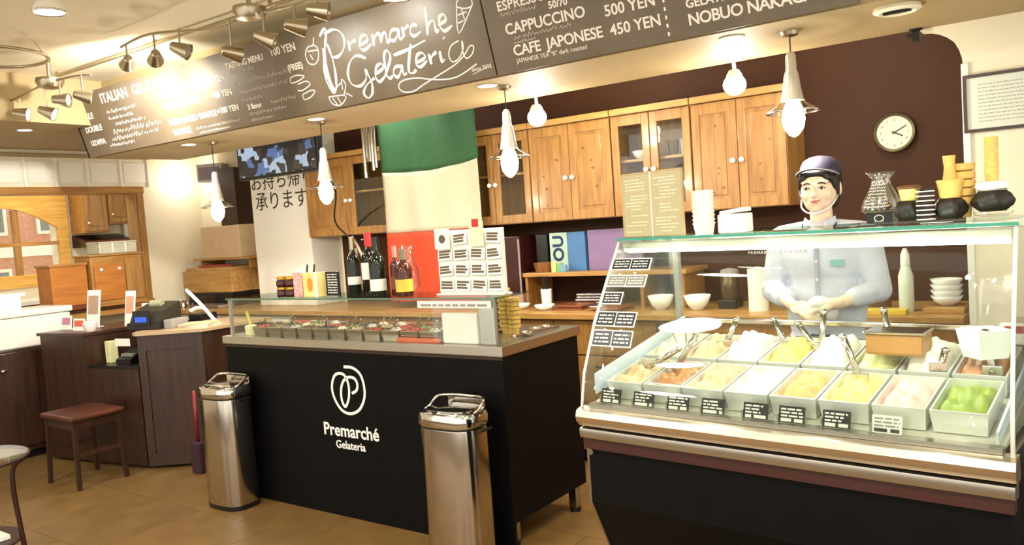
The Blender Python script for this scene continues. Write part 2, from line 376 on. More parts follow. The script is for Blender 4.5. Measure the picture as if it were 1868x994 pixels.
for x0, x1, z, h in ((3.6, 3.78, .235, .02), (3.645, 3.93, .133, .02), (3.64, 3.75, .115, .016), (4.45, 4.85, .2, .03), (4.45, 4.8, .15, .03), (3.6, 4.2, .33, .035)):
    obj('handwritten_line', scribble(Bm(), x0-D, x1-D, z, h, YS), CHALK, cb2)
t = Bm()
for k in range(12):
    t.box(4.333-D, 4.341-D, YS-.0008, YS, .02+k*.031, .034+k*.031)
obj('dotted_divider', t, CHALK, cb2)['kind'] = 'stuff'
for x in (.3, 1.2):
    obj('bracket', Bm().box(x-.02, x+.02, .014, .07, .3, .32), SATIN, cb2)

# ---------------------------------------------------------------- recessed downlights in the soffit
def downlight(x, y, z, label, on=True, e=9):
    d = thing('recessed_downlight', label, 'downlight', (x, y, z), group='recessed downlights')
    obj('trim_ring', Bm().lathe([(.047, 0), (.05, -.004), (.044, -.006), (.04, -.002), (.04, 0)], 24, cap=False), WHITE, d, smooth=40)
    obj('lamp_disc', Bm().cyl((0, 0, -.0035), .04, .003, 24), DISC if on else GRAYP, d)
    if on: lamp('downlight_beam', 'SPOT', (x, y, z-.02), e, WARM, .03, (x, y, 0), 120, .8)
for x, y, l in ((-4.73, 3.12, 'lit recessed downlight in the soffit nearest the hanging television'), (-3.484, 3.1, 'lit recessed downlight in the soffit left of the flag'),
                (-2.291, 3.1, 'lit recessed downlight in the soffit right of the flag'), (-1.107, 3.1, 'lit recessed downlight in the soffit above the display case')):
    downlight(x, y, 2.1, l)
downlight(-5.82, 2.62, 2.3, 'lit recessed downlight in the low ceiling at the left wall')
sp = thing('ceiling_fitting', 'round white unlit ceiling fitting with a dark slot, at the right end of the soffit', 'ceiling fitting', (-.53, 3.13, 2.1))
obj('rim', Bm().lathe([(.075, 0), (.078, -.012), (.06, -.02), (.05, -.014), (.05, 0)], 24, cap=False), CREAM, sp, smooth=40)
obj('lens', Bm().cyl((0, 0, -.012), .05, .01, 24), GRAYP, sp)
obj('slot', Bm().box(-.045, .045, -.008, .008, -.0205, -.012), BLK, sp)
hk = thing('wall_bracket', 'small black bracket at the rounded soffit corner', 'bracket', (-.545, 3.60, 2.1))
obj('plate', Bm().box(-.022, .022, -.015, .015, -.006, 0), BLK, hk)
obj('arm', Bm().box(-.014, .014, -.01, .012, -.05, -.006, .003).box(-.03, -.012, -.008, .008, -.03, -.016), BLK, hk)

# ---------------------------------------------------------------- pendants over the counters
def pendant(x, y, zb, label, e):
    p = thing('pendant_lamp', label, 'pendant lamp', (x, y, 2.1), group='glass pendant lamps over the counters')
    dz = zb-2.1
    obj('cord', Bm().tube([(0, 0, 0), (0, 0, dz+.26)], .003, 6), BLK, p)
    obj('canopy', Bm().lathe([(.035, 0), (.03, -.014), (.008, -.02)], 18), SATIN, p, smooth=40)
    obj('socket', Bm().lathe([(.011, dz+.27), (.019, dz+.255), (.021, dz+.20), (.027, dz+.185), (.034, dz+.13), (.043, dz+.085)], 20), mat('bright_pressed_metal', (226, 220, 210), .25, .7, var=.03), p, smooth=40)
    s = obj('glass_shade', Bm().lathe([(.043, dz+.088), (.05, dz+.075), (.098, dz+.044), (.1, dz+.04), (.052, dz+.058), (.046, dz+.05)], 28, cap=False), GLASS, p, smooth=True)
    obj('rim', Bm().tube([(.1*math.cos(a*PI/14), .1*math.sin(a*PI/14), dz+.042) for a in range(28)], .003, 6, closed=True), CHROME, s)
    obj('bulb', Bm().lathe([(.016, dz+.1), (.036, dz+.055), (.043, dz+.015), (.036, dz-.02), (.018, dz-.045), (.004, dz-.053)], 20), BULB, p, smooth=True)
    lamp('pendant_glow', 'POINT', (x, y, zb-.08), e, WARM, .05)
pendant(-4.6, 3.2, 1.64, 'glass pendant lamp farthest left, in front of the white wall', 9)
pendant(-3.563, 3.2, 1.68, 'glass pendant lamp hanging beside the wind chime', 9)
pendant(-2.263, 3.2, 1.72, 'glass pendant lamp hanging right of the flag', 9)
pendant(-.919, 3.2, 1.755, 'glass pendant lamp hanging above the shop assistant', 9)
# two bare kitchen spots on the edge of the soffit
def kspot(x, y, z, label):
    k = thing('kitchen_spotlight', label, 'spotlight', (x, y, 2.1), group='bright kitchen spotlights')
    dz = z-2.1
    obj('arm', Bm().tube([(0, 0, 0), (.004, 0, dz*.5), (0, -.01, dz+.04)], .008, 8), WHITE, k)
    obj('shade', Bm().lathe([(.022, dz+.06), (.034, dz+.04), (.044, dz)], 20, cap=False), WHITE, k, smooth=40)
    obj('bulb', Bm().ell((0, 0, dz-.005), .05, .05, .046), emis('lit_spot_bulb', (255, 248, 232), 45), k, smooth=True)
    lamp('kitchen_spot_glow', 'POINT', (x, y, z-.06), 8, SOFTW, .045)
kspot(-2.35, 3.6, 1.995, 'glaring white spotlight hung from the soffit left of the menu lamps, above the pine doors')
kspot(-1.285, 3.6, 2.0, 'glaring white spotlight hung from the soffit above the rightmost pine cabinet')
gl = thing('wall_globe_lamp', 'round glowing globe lamp on the white left wall', 'lamp', (XW, 4.375, 2.06))
obj('back_plate', Bm().cyl((0, 0, 0), .03, .02, 16, rot=Matrix.Rotation(PI/2, 3, 'Y')), WHITE, gl)
obj('globe', Bm().ell((.06, 0, 0), .052, .052, .052), emis('lit_globe', (255, 246, 225), 7), gl, smooth=True)
lamp('globe_glow', 'POINT', (XW+.2, 4.375, 2.06), 2, SOFTW, .05)

# ---------------------------------------------------------------- ceiling track and spot bars
tr = thing('ceiling_track', 'long thin nickel lighting rail running along the ceiling', 'track', (-5.4, 2.62, 2.6))
obj('rail', Bm().box(0, 3.4, -.008, .008, -.035, -.02, .002), SATIN, tr)
for x in (.1, 1.2, 2.2, 3.3): obj('rail_clip', Bm().box(x-.01, x+.01, -.006, .006, -.02, 0), SATIN, tr)
def canopy_unit(x, y, z, label, pts):
    c = thing('spot_bar', label, 'light fitting', (x, y, 2.6), group='nickel spot bars')
    obj('canopy', Bm().lathe([(.075, z-2.6+.04), (.078, z-2.6+.02), (.06, z-2.6-.015), (.02, z-2.6-.025)], 24), SATIN, c, smooth=40)
    obj('bar', Bm().tube(smooth_path([(px-x, py-y, pz-2.6) for px, py, pz in pts], 6), .007, 8), SATIN, c, smooth=True)
    obj('stem', Bm().cyl((0, 0, z-2.56), .012, 2.56-z, 10), SATIN, c)
def spot(x, y, z, aim, label, on=False, e=0, up=.08):
    s = thing('spotlight', label, 'spotlight', (x, y, z), group='nickel spotlights')
    R_ = (Vector(aim)-Vector((x, y, z))).to_track_quat('Z', 'Y').to_matrix()
    obj('stem', Bm().tube([(0, 0, up), (0, 0, .0)], .005, 8), SATIN, s)
    h = obj('housing', Bm().lathe([(.014, -.05), (.022, -.045), (.03, -.01), (.042, .045), (.038, .045), (.026, -.005)], 20, cap=False, rot=R_).lathe([(.0, -.05), (.014, -.05)], 20, cap=False, rot=R_), SATIN, s, smooth=40)
    obj('lens', Bm().lathe([(.001, .034), (.037, .036)], 20, cap=False, rot=R_), emis('lit_spot_lens', (255, 240, 205), 10) if on else GRAYP, h)
    if on and e:
        d = (Vector(aim)-Vector((x, y, z))).normalized()
        lamp('track_spot_beam', 'SPOT', Vector((x, y, z))+d*.06, e, SOFTW, .03, aim, 105, 1.0)
canopy_unit(-5.0, 2.42, 2.45, 'nickel spot bar at the left end of the ceiling rail', [(-5.75, 2.4, 2.42), (-5.4, 2.4, 2.43), (-5.15, 2.41, 2.455), (-5.0, 2.42, 2.47), (-4.7, 2.43, 2.46), (-4.55, 2.43, 2.44)])
canopy_unit(-3.13, 2.44, 2.48, 'nickel spot bar in the middle of the ceiling rail', [(-4.2, 2.42, 2.53), (-3.9, 2.41, 2.54), (-3.4, 2.42, 2.475), (-3.13, 2.44, 2.485), (-2.8, 2.42, 2.46), (-2.55, 2.42, 2.47)])
for x, z, dx, dz, on, e, lab, up_ in (
        (-5.38, 2.335, .5, -.15, True, 3, 'small nickel spotlight, first from the left edge under the ceiling rail', .1),
        (-5.05, 2.30, .5, -.3, True, 3, 'small nickel spotlight, second from the left, glowing', .14),
        (-4.87, 2.345, .6, -.1, False, 0, 'small unlit nickel spotlight, third from the left', .11),
        (-4.62, 2.33, .25, -.15, True, 10, 'lit nickel spotlight touching the left end of the chalkboard', .12),
        (-4.13, 2.44, -1.0, -.15, True, 75, 'glaring spotlight washing out the menu, left of its pair', .09),
        (-3.87, 2.42, -.85, -.2, True, 60, 'glaring spotlight washing out the menu, right of its pair', .11),
        (-3.65, 2.42, .6, -.35, False, 0, 'nickel spotlight with a wide cone, above the menu prices', .1),
        (-3.245, 2.33, .2, -.1, True, 7, 'nickel spotlight aimed at the board, below the middle canopy', .16),
        (-3.0, 2.35, .5, -.3, False, 0, 'nickel spotlight just right of the middle canopy, pointing right', .12),
        (-2.79, 2.365, .3, -.1, True, 7, 'nickel spotlight above the drawn ice cream cup', .09),
        (-2.64, 2.40, .6, -.15, False, 0, 'rightmost nickel spotlight at the end of the bar, aimed right', .07)):
    spot(x, 2.41, z, (x+dx, 2.9, z+dz), lab, on, e, up_)
def dish(x, y, z, label, e):
    d = thing('globe_spotlight', label, 'ceiling lamp', (x, y, 2.6), group='frosted dish lamps')
    dz = z-2.6
    obj('stem', Bm().cyl((0, 0, dz+.05), .01, -dz-.05, 10), SATIN, d)
    obj('dish', Bm().lathe([(.012, dz+.07), (.04, dz+.06), (.062, dz+.02), (.066, dz)], 24, cap=False), WHITE, d, smooth=True)
    obj('ring', Bm().tube([(.066*math.cos(a*PI/12), .066*math.sin(a*PI/12), dz) for a in range(24)], .005, 6, closed=True), CHROME, d, smooth=True)
    obj('bulb', Bm().ell((0, 0, dz+.015), .045, .045, .025), DISC, d, smooth=True)
    lamp('dish_lamp_beam', 'SPOT', (x, y, z-.03), e, SOFTW, .05, (x, y+.3, 0), 130, .8)
dish(-3.66, 1.80, 2.5, 'frosted dish lamp on the ceiling, top left corner', 10)
dish(-2.19, 2.41, 2.36, 'frosted dish lamp in front of the big cursive lettering', 10)
hp = thing('ceiling_hoop', 'thin dark metal hoop hanging below the ceiling at the left edge', 'hoop', (-4.65, 1.97, 2.5))
obj('hoop', Bm().tube([(.26*math.cos(a*PI/20), .26*math.sin(a*PI/20), 0) for a in range(40)], .008, 8, closed=True), SATIN, hp, smooth=True)
for k in range(3):
    a = 2*PI*k/3+1.3; obj('hanger', Bm().tube([(.26*math.cos(a), .26*math.sin(a), 0), (.2*math.cos(a), .2*math.sin(a), .1)], .003, 6), SATIN, hp)
# ================================================================ kitchen along the back wall
CY = 4.3                                                        # door plane of the wall cabinets
ZB, ZT = 1.44, 2.055
def door(x0, x1, parent, glassy, knob_right, org):
    o = Bm(); f = .048; y0, y1 = CY-.02, CY
    o.box(x0+.002, x0+f, y0, y1, ZB+.004, ZT-.03, .003).box(x1-f, x1-.002, y0, y1, ZB+.004, ZT-.03, .003)
    o.box(x0+f, x1-f, y0, y1, ZB+.004, ZB+.06, .003).box(x0+f, x1-f, y0, y1, ZT-.09, ZT-.03, .003)
    d = obj('door', o, PINE, parent, world=True)
    org = Vector(parent.location)
    if glassy:
        p = obj('pane', Bm().box(x0+f, x1-f, CY-.011, CY-.007, ZB+.06, ZT-.09), GLASS, d)
    else:
        b = Bm().box(x0+f, x1-f, CY-.012, CY-.004, ZB+.06, ZT-.09)
        b.box(x0+f+.02, x1-f-.02, CY-.016, CY-.012, ZB+.08, ZT-.11, .003)
        xm = (x0+x1)/2; b.box(xm-.0015, xm+.0015, CY-.017, CY-.0159, ZB+.08, ZT-.11)
        p = obj('panel', b, PINE, d)
        kb = Bm()
        for i in range(random.randint(4, 7)):
            kb.lathe([(.0, 0), (random.uniform(.005, .009), 0), (.0, .0005)], 8, (random.uniform(x0+f+.03, x1-f-.03), CY-.0162, random.uniform(ZB+.09, ZT-.13)), cap=False, rot=Matrix.Rotation(PI/2, 3, 'X'), sx=1.4)
        kk = obj('knot', kb, KNOT, d); kk['kind'] = 'stuff'
        kk.location = -org
    p.location = -org
    kx = x1-.024 if knob_right else x0+.024
    k = obj('knob', Bm().lathe([(.006, 0), (.006, .012), (.014, .018), (.014, .026), (.006, .03)], 14, (kx, CY-.02, 1.70), rot=Matrix.Rotation(PI/2, 3, 'X')), CHINA, d, smooth=40)
    k.location = -org
def cabinet(x0, x1, kinds, label):
    c = thing('wall_cabinet', label, 'cabinet', ((x0+x1)/2, CY, ZB), group='pine wall cabinets')
    b = Bm(); g = .018; Y1 = 4.615
    b.box(x0, x0+g, CY, Y1, ZB, ZT).box(x1-g, x1, CY, Y1, ZB, ZT).box(x0+g, x1-g, CY, Y1, ZB, ZB+g).box(x0+g, x1-g, CY, Y1, ZT-g, ZT).box(x0+g, x1-g, Y1-.01, Y1, ZB+g, ZT-g)
    obj('body', b, PINE, c, world=True)
    obj('cornice', Bm().box(x0, x1, CY-.03, Y1, ZT-.026, ZT+.012, .005), PINEX, c, world=True)
    if 'g' in kinds: obj('shelf', Bm().box(x0+g, x1-g, CY+.03, Y1-.01, 1.755, 1.77), PINEX, c, world=True)
    xm = (x0+x1)/2
    door(x0, xm, c, kinds[0] == 'g', True, None); door(xm, x1, c, kinds[1] == 'g', False, None)
cabinet(-5.0, -4.03, 'sg', 'pine wall cabinet beside the flag with one solid and one glazed door')
cabinet(-3.45, -2.878, 'gg', 'pine wall cabinet with two glazed doors, right next to the flag')
cabinet(-2.872, -2.293, 'ss', 'pine wall cabinet with two solid doors, between the two glazed cabinets')
cabinet(-2.287, -1.793, 'gg', 'pine wall cabinet with glazed doors showing dishes, behind the menu stand')
cabinet(-1.787, -1.272, 'ss', 'rightmost pine wall cabinet with solid doors, behind the shop assistant')
# dishes behind the glass
def bowl(x, y, z, r, label, m=None, h=.05):
    return tag(obj('bowl', Bm().lathe([(r*.4, 0), (r*.75, h*.35), (r, h), (r*.95, h), (r*.7, h*.4), (0.001, h*.12)], 18, cap=False), m or CHINA, smooth=True), label, 'bowl')
o = bowl(0, 0, 0, .06, 'white bowl on the upper shelf of the glazed cabinet behind the menu stand'); o.location = (-2.16, 4.42, 1.771)
o = bowl(0, 0, 0, .05, 'small metal bowl on the lower shelf of the glazed cabinet behind the menu stand', STEEL); o.location = (-1.93, 4.42, 1.459)
def cup(loc, label, m, h=.08, r=.035, group=None):
    o = obj('cup', Bm().lathe([(r*.75, 0), (r, h), (r*.92, h), (r*.68, .006), (.001, .006)], 16, cap=False), m, smooth=True); o.location = loc
    return tag(o, label, 'cup', group)
for i, (x, z, l) in enumerate(((-1.96, 1.771, 'tall tumbler on the upper cabinet shelf by the right glazed door'), (-1.88, 1.771, 'tumbler beside the knob side in the glazed cabinet, second on its shelf'), (-2.1, 1.459, 'squat tumbler low in the left glazed door behind the menu stand'))):
    cup((x, 4.42, z), l, CHINA if i else GLASS, .09)

# back worktop and base units
tag(obj('worktop', Bm().box(-6.895, -.46, 4.0, 4.62, .865, .9, .004), PINEX), 'long pale pine worktop along the back wall', 'worktop')
def drawer_unit(x0, x1, ncol, m, label, grp, two=2, hm=None):
    u = thing('base_cabinet', label, 'cabinet', ((x0+x1)/2, 4.04, 0), group=grp)
    obj('body', Bm().box(x0, x1, 4.06, 4.61, .08, .864), m, u, world=True)
    obj('plinth', Bm().box(x0, x1, 4.1, 4.6, 0, .08), BLACK, u, world=True)
    wd = (x1-x0)/ncol
    for i in range(ncol):
        for (z0, z1) in ((.655, .855), (.37, .645), (.09, .36)):
            a, b_ = x0+i*wd+.004, x0+(i+1)*wd-.004
            d = obj('drawer', Bm().box(a, b_, 4.04, 4.06, z0, z1, .003), m, u, world=True)
            xm, zm = (a+b_)/2, z1-.055
            h = obj('handle', Bm().tube([(xm-.05, 4.04, zm), (xm-.05, 4.015, zm), (xm+.05, 4.015, zm), (xm+.05, 4.04, zm)], .006, 6), hm or BLK, d)
            h.location = -Vector(u.location)
drawer_unit(-6.89, -6.1, 2, WHITE, 'white drawer unit with dark bar handles in the far left corner', 'kitchen base units')
drawer_unit(-6.09, -5.0, 2, WHITE, 'white drawer unit behind the left end of the black island', 'kitchen base units')
drawer_unit(-4.99, -3.3, 3, PINE, 'pine drawer unit behind the middle of the black island', 'kitchen base units')
drawer_unit(-3.29, -1.95, 2, PINE, 'pine drawer unit seen between the island and the display case', 'kitchen base units')
drawer_unit(-1.94, -.47, 2, PINE, 'pine drawer unit behind the glass display case', 'kitchen base units')
# narrow pine shelf above the worktop
sh = thing('shelf_rack', 'low pine shelf rack standing on the back worktop', 'shelf', (-2.5, 4.36, .9))
obj('board', Bm().box(-2.98, -1.86, 4.27, 4.6, 1.095, 1.12, .003), PINEX, sh, world=True)
for x in (-2.975, -2.16, -1.9): obj('support', Bm().box(x, x+.02, 4.29, 4.58, .9, 1.095), PINE, sh, world=True)
# things on the shelf rack
bx = thing('carton', 'blue carton with dark lettering standing on the pine shelf rack', 'carton', (-2.71, 4.45, 1.12))
obj('body', Bm().box(-.135, .125, -.04, .05, 0, .245, .003), mat('blue_card', (72, 120, 172), .5), bx)
obj('label_panel', Bm().box(-.135, -.005, -.042, -.04, .0, .245), mat('pale_green_card', (176, 206, 182), .5), bx)
t = Bm(); M = Matrix.Translation((-.035, -.0425, .06)) @ Matrix.Rotation(-PI/2, 4, 'Y')
add_text(t, 'OU', 0, 0, 0, .11, bold=.004, M=M); obj('lettering', t, mat('navy_print', (28, 40, 90), .5), bx)
tag(obj('panel', Bm().box(-2.57, -2.2, 4.42, 4.46, 1.12, 1.37, .003), mat('mauve_card', (134, 110, 150), .5)), 'flat mauve panel leaning beside the blue carton', 'panel')
tag(obj('black_box', Bm().box(-2.95, -2.86, 4.4, 4.5, 1.121, 1.36, .006), BLK), 'narrow black box standing left of the blue carton', 'box')
o = tag(obj('basket', Bm().lathe([(.05, 0), (.065, .06), (.06, .06), (.046, .004), (.001, .004)], 16, cap=False), wood('wicker', (150, 96, 44), (110, 66, 30), .7), smooth=40), 'small brown wicker pot in front of the blue carton', 'pot'); o.location = (-2.86, 4.34, 1.121)
for i, (x, c) in enumerate(((-2.76, (226, 208, 130)), (-2.72, (120, 170, 120)), (-2.69, (120, 160, 190)))):
    tag(obj('packet', Bm().box(x-.017, x+.017, 4.3, 4.33, 1.12, 1.185-.01*i, .003), mat('packet_%d' % i, c, .5)), ('pale yellow', 'small green', 'small blue')[i]+' packet in front of the blue carton', 'packet', 'packets on the pine shelf rack')
# dark fridge-like box under the cabinets
fd = thing('dark_appliance', 'dark maroon glass fronted appliance right of the flag, on the back worktop', 'appliance', (-3.14, 4.3, .9))
obj('base', Bm().box(-.14, .13, 0, .28, 0, .09, .004), mat('pinkish_grey', (176, 152, 136), .5), fd)
obj('body', Bm().box(-.14, .13, 0, .28, .091, .46, .006), mat('maroon_gloss', (58, 22, 20), .2), fd)
obj('edge_trim', Bm().box(.118, .13, -.004, 0, .091, .44), GRAYP, fd)
# clutter under the rack
def stack_tray(x, y, z, w_, d_, n, label, m):
    r = thing('tray_stack', label, 'trays', (x, y, z))
    for i in range(n): obj('tray', Bm().box(-w_/2+random.uniform(-.008, .008), w_/2, -d_/2, d_/2, i*.017, i*.017+.012, .003), m, r)
stack_tray(-2.58, 4.24, .9, .2, .2, 2, 'brown tray stack on the worktop under the pine rack', wood('tray_brown', (132, 74, 40), (104, 56, 30), .4, 'x'))
stack_tray(-2.5, 4.42, .9, .24, .2, 5, 'grey metal tray stack under the pine rack', STEEL)
stack_tray(-2.26, 4.14, .9, .16, .2, 2, 'short brown tray stack beside the display case edge', wood('tray_brown2', (142, 84, 44), (110, 60, 32), .4, 'x'))
kf = thing('utensil_pot', 'white pot of black handled tools on the back worktop', 'utensil pot', (-2.8, 4.26, .9))
obj('pot', Bm().lathe([(.03, 0), (.036, .12), (.032, .12), (.028, .006), (.001, .006)], 16, cap=False), CHINA, kf, smooth=40)
for a, b_ in ((-.02, .01), (.012, -.01), (.0, .015)): obj('handle', Bm().tube([(a*.6, b_*.6, .02), (a*1.6, b_*1.4, .2)], .007, 6), BLK, kf)
for i, (x, y, m_, l) in enumerate(((-2.74, 4.14, CHINA, 'white saucer stack'), (-2.95, 4.18, CHINA, 'white dish'), (-2.36, 4.14, STEEL, 'metal dish'))):
    o = bowl(0, 0, 0, .065, l+' on the worktop between island and display case', m_, .035); o.location = (x, y, .9)

# seen through the display case: things on the back worktop
def bottle(loc, prof, m, label, cat='bottle', extra=(), grp=None, n=18):
    b = thing(cat.replace(' ', '_'), label, cat, loc, group=grp)
    obj('body', Bm().lathe(prof, n), m, b, smooth=35)
    for nm, pr, mm in extra: obj(nm, Bm().lathe(pr, n), mm, b, smooth=35)
    return b
bottle((-1.43, 4.2, .9), [(.052, 0), (.052, .22)], WHITE, 'white paper towel roll on the back worktop, left of the shop assistant', 'paper roll', [('core', [(.018, .22), (.018, .23)], CARDB)])
bottle((-.72, 4.2, .9), [(.03, 0), (.034, .02), (.034, .17), (.024, .2), (.02, .22)], mat('pale_green_plastic', (214, 226, 210), .3), 'tall pale squeeze bottle on the back worktop, right of the shop assistant', 'bottle', [('cap', [(.022, .22), (.02, .27), (.008, .3)], WHITE)])
bb = tag(obj('chopping_board', Bm().box(-.64, -.47, 4.12, 4.4, .9, .925, .004), PINEX), 'thick wooden board at the right end of the back worktop', 'board')
for i in range(4):
    o = bowl(0, 0, 0, .07, 'white bowl, %s of the stack on the wooden board' % ('bottom', 'second from bottom', 'third from bottom', 'top')[i], CHINA, .045); o.location = (-.555, 4.24, .926+i*.026); o['group'] = 'stacked white bowls'
for i, (x, z) in enumerate(((-2.0, .9), (-1.78, .9))):
    o = bowl(0, 0, 0, .075, ('wide white bowl on the back worktop behind the taped cards', 'wide bright bowl on the back worktop seen through the case centre left')[i], CHINA, .08); o.location = (x, 4.22, z)
mk = thing('coffee_grinder', 'small dark machine with round lid on the back worktop, seen through the case', 'machine', (-1.62, 4.3, .9))
obj('base', Bm().box(-.05, .05, -.06, .06, 0, .05, .006), BLK, mk)
obj('body', Bm().lathe([(.045, .05), (.05, .1), (.048, .17), (.03, .19)], 18), mat('dark_bronze', (90, 76, 54), .3, .6), mk, smooth=40)
obj('lid', Bm().lathe([(.05, .19), (.048, .21), (.01, .22)], 18), GRAYP, mk, smooth=40)
bottle((-1.24, 4.3, .9), [(.05, 0), (.055, .05), (.05, .1), (.02, .15)], mat('amber_jar', (150, 98, 40), .3), 'amber jar on the back worktop beside the assistant\'s elbow', 'jar', [('lid', [(.03, .15), (.03, .17)], WHITE)])
bottle((-.86, 4.25, .9), [(.06, 0), (.065, .02), (.065, .1), (.05, .12)], mat('brown_tub', (112, 86, 62), .4), 'brown tub with white lid right of the assistant, on the back worktop', 'tub', [('lid', [(.062, .12), (.062, .14), (.04, .145)], WHITE)])
tag(obj('yellow_tray', Bm().box(-.96, -.7, 4.05, 4.14, .9, .925, .004), mat('yellow_plastic', (218, 188, 70), .4)), 'flat yellow tray at the front of the back worktop', 'tray')

# clock
ck = thing('wall_clock', 'round wall clock with pale dial and dark rim on the brown wall', 'clock', (-.815, 4.62, 1.776))
RX = Matrix.Rotation(PI/2, 3, 'X')
obj('case', Bm().lathe([(.1, 0), (.102, .02), (.098, .034), (.086, .03), (.084, .022), (.001, .022)], 36, cap=False, rot=RX), mat('dark_bronze_rim', (92, 82, 58), .35, .7), ck, smooth=40)
dl = obj('dial', Bm().lathe([(.001, .0235), (.085, .0235)], 36, cap=False, rot=RX), mat('ivory_dial', (226, 216, 186), .5, var=.02), ck)
t = Bm()
for i in range(12):
    a = i*PI/6; add_text(t, str(12 if i == 0 else i), .066*math.sin(a), -.0238, .066*math.cos(a)-.006, .018, 'CENTER', depth=.0003)
obj('numerals', t, INK, dl)
for L, a, w_ in ((.045, math.radians(118), .004), (.062, math.radians(62), .003)):
    obj('hand', Bm().box(-w_, w_, -.0262, -.025, -.012, L).xf(Matrix.Rotation(a, 4, 'Y')), BLK, ck)
obj('hub', Bm().lathe([(.006, .025), (.006, .029)], 12, rot=RX), BLK, ck)
# framed certificate on the right wall
pf = thing('framed_certificate', 'dark framed certificate hanging on the right wall', 'picture frame', (-.16, 3.63, 1.78))
b = Bm(); X0, X1, Z0, Z1 = -.232, .25, -.108, .112
b.box(X0, X1, -.02, 0, Z1-.012, Z1).box(X0, X1, -.02, 0, Z0, Z0+.012).box(X0, X0+.012, -.02, 0, Z0+.012, Z1-.012).box(X1-.012, X1, -.02, 0, Z0+.012, Z1-.012)
obj('frame', b, DARKX, pf)
sheet = obj('sheet', Bm().box(X0+.012, X1-.012, -.01, -.004, Z0+.012, Z1-.012), PAPER, pf)
t = Bm()
for i in range(11): dashes(t, X0+.05, X1-.06, .07-i*.014, -.0102, .005)
obj('print', t, mat('pale_print', (170, 160, 145), .6), sheet)
obj('pane', Bm().box(X0+.012, X1-.012, -.016, -.014, Z0+.012, Z1-.012), GLASS, pf)

# Italian flag hanging in front of the cabinets
fg = thing('flag', 'large flag of green, white and red bands hanging over the back worktop', 'flag', (-3.65, 4.2, 2.3))
def cloth(z0, z1, x0, x1, dz):
    n, m = 28, 14; vs_, fs = [], []
    for j in range(m+1):
        for i in range(n+1):
            s = i/n; v = j/m; z = z0+(z1-z0)*v
            sag = (lambda q: -.03*math.sin(PI*q)*1.0+.02*q)(s)
            zz = z + sag*dz(v)
            y = 4.2+.012*math.sin(s*19+z*2)+.008*math.sin(s*7+z*5)
            xx = x0+(x1-x0)*s + .01*math.sin(z*4)
            vs_.append((xx, y, zz))
    for j in range(m):
        for i in range(n):
            a = j*(n+1)+i; fs.append((a, a+1, a+n+2, a+n+1))
    b = Bm()._new(vs_, fs); return b
def solid(o, t_=.002):
    md = o.modifiers.new('thickness', 'SOLIDIFY'); md.thickness = t_; return o
CG = mat('green_cloth', (46, 90, 54), .8, scale=40); CW = mat('white_cloth', (206, 195, 168), .8, scale=40, var=.03); CR = mat('red_cloth', (214, 70, 36), .8, scale=40)
solid(obj('green_band', cloth(1.865, 2.3, -4.085, -3.215, lambda v: 1-v), CG, fg, True, True))
solid(obj('white_band', cloth(1.435, 1.863, -4.085, -3.225, lambda v: v*.95), CW, fg, True, True))
solid(obj('red_band', cloth(.95, 1.433, -4.085, -3.23, lambda v: 0), CR, fg, True, True))
obj('rod', Bm().tube([(-4.12, 4.2, 2.3), (-3.18, 4.2, 2.3)], .008, 8), DARKX, fg, world=True)
for x in (-4.1, -3.2): obj('hanging_cord', Bm().tube([(x, 4.2, 2.3), (x, 4.2, 2.6)], .003, 6), BLK, fg, world=True)
# wind chime
wc = thing('wind_chime', 'silver tube wind chime hanging between the pine cabinet and the flag', 'wind chime', (-3.735, 3.75, 2.6))
obj('disc', Bm().lathe([(.07, -.36), (.07, -.35)], 20), DARKW, wc)
obj('cord', Bm().tube([(0, 0, 0), (0, 0, -.35)], .003, 6), BLK, wc)
for i, (dx, z) in enumerate(((-.055, 1.93), (-.03, 1.80), (0, 1.90), (.028, 1.86), (.05, 1.84))):
    tb = obj('tube', Bm().cyl((dx, .03*math.cos(i*2.4), z-2.6), .011, 2.22-z, 10), STEELZ, wc, smooth=40)
# hanging television
tv = thing('television', 'flat television showing dark pictures, hung behind the soffit', 'television', (-4.68, 3.8, 2.1))
obj('casing', Bm().box(-.46, .42, -.02, .03, -.205, .3, .006), BLK, tv)
sm = bpy.data.materials.new('tv_picture'); sm.use_nodes = True; nt = sm.node_tree; b_ = nt.nodes['Principled BSDF']
tc = nt.nodes.new('ShaderNodeTexCoord'); vo = nt.nodes.new('ShaderNodeTexVoronoi'); vo.inputs['Scale'].default_value = 17; vo.distance = 'CHEBYCHEV'
rp = nt.nodes.new('ShaderNodeValToRGB'); rp.color_ramp.interpolation = 'CONSTANT'
rp.color_ramp.elements[0].color = (.03, .025, .02, 1); rp.color_ramp.elements[1].color = (.12, .2, .4, 1); rp.color_ramp.elements[1].position = .62
e = rp.color_ramp.elements.new(.8); e.color = (.5, .62, .75, 1); e = rp.color_ramp.elements.new(.45); e.color = (.07, .055, .045, 1)
sp_ = nt.nodes.new('ShaderNodeSeparateColor')
nt.links.new(tc.outputs['Object'], vo.inputs['Vector']); nt.links.new(vo.outputs['Color'], sp_.inputs[0]); nt.links.new(sp_.outputs[0], rp.inputs[0])
nt.links.new(rp.outputs[0], b_.inputs['Emission Color']); b_.inputs['Emission Strength'].default_value = .5; b_.inputs['Base Color'].default_value = (.01, .01, .012, 1); b_.inputs['Roughness'].default_value = .15
obj('screen', Bm().box(-.44, .40, -.023, -.02, -.185, .28), sm, tv)
obj('ceiling_pole', Bm().cyl((0, .02, .3), .02, .2, 12), BLK, tv)
cc = tag(obj('power_cable', Bm().tube(smooth_path([(-4.22, 3.8, 1.92), (-4.3, 3.95, 1.75), (-4.55, 4.15, 1.55), (-4.5, 4.26, 1.4), (-4.35, 4.4, 1.15), (-4.3, 4.5, .906)]), .006, 6), BLK, smooth=True), 'thin black cable running down from the television', 'cable')
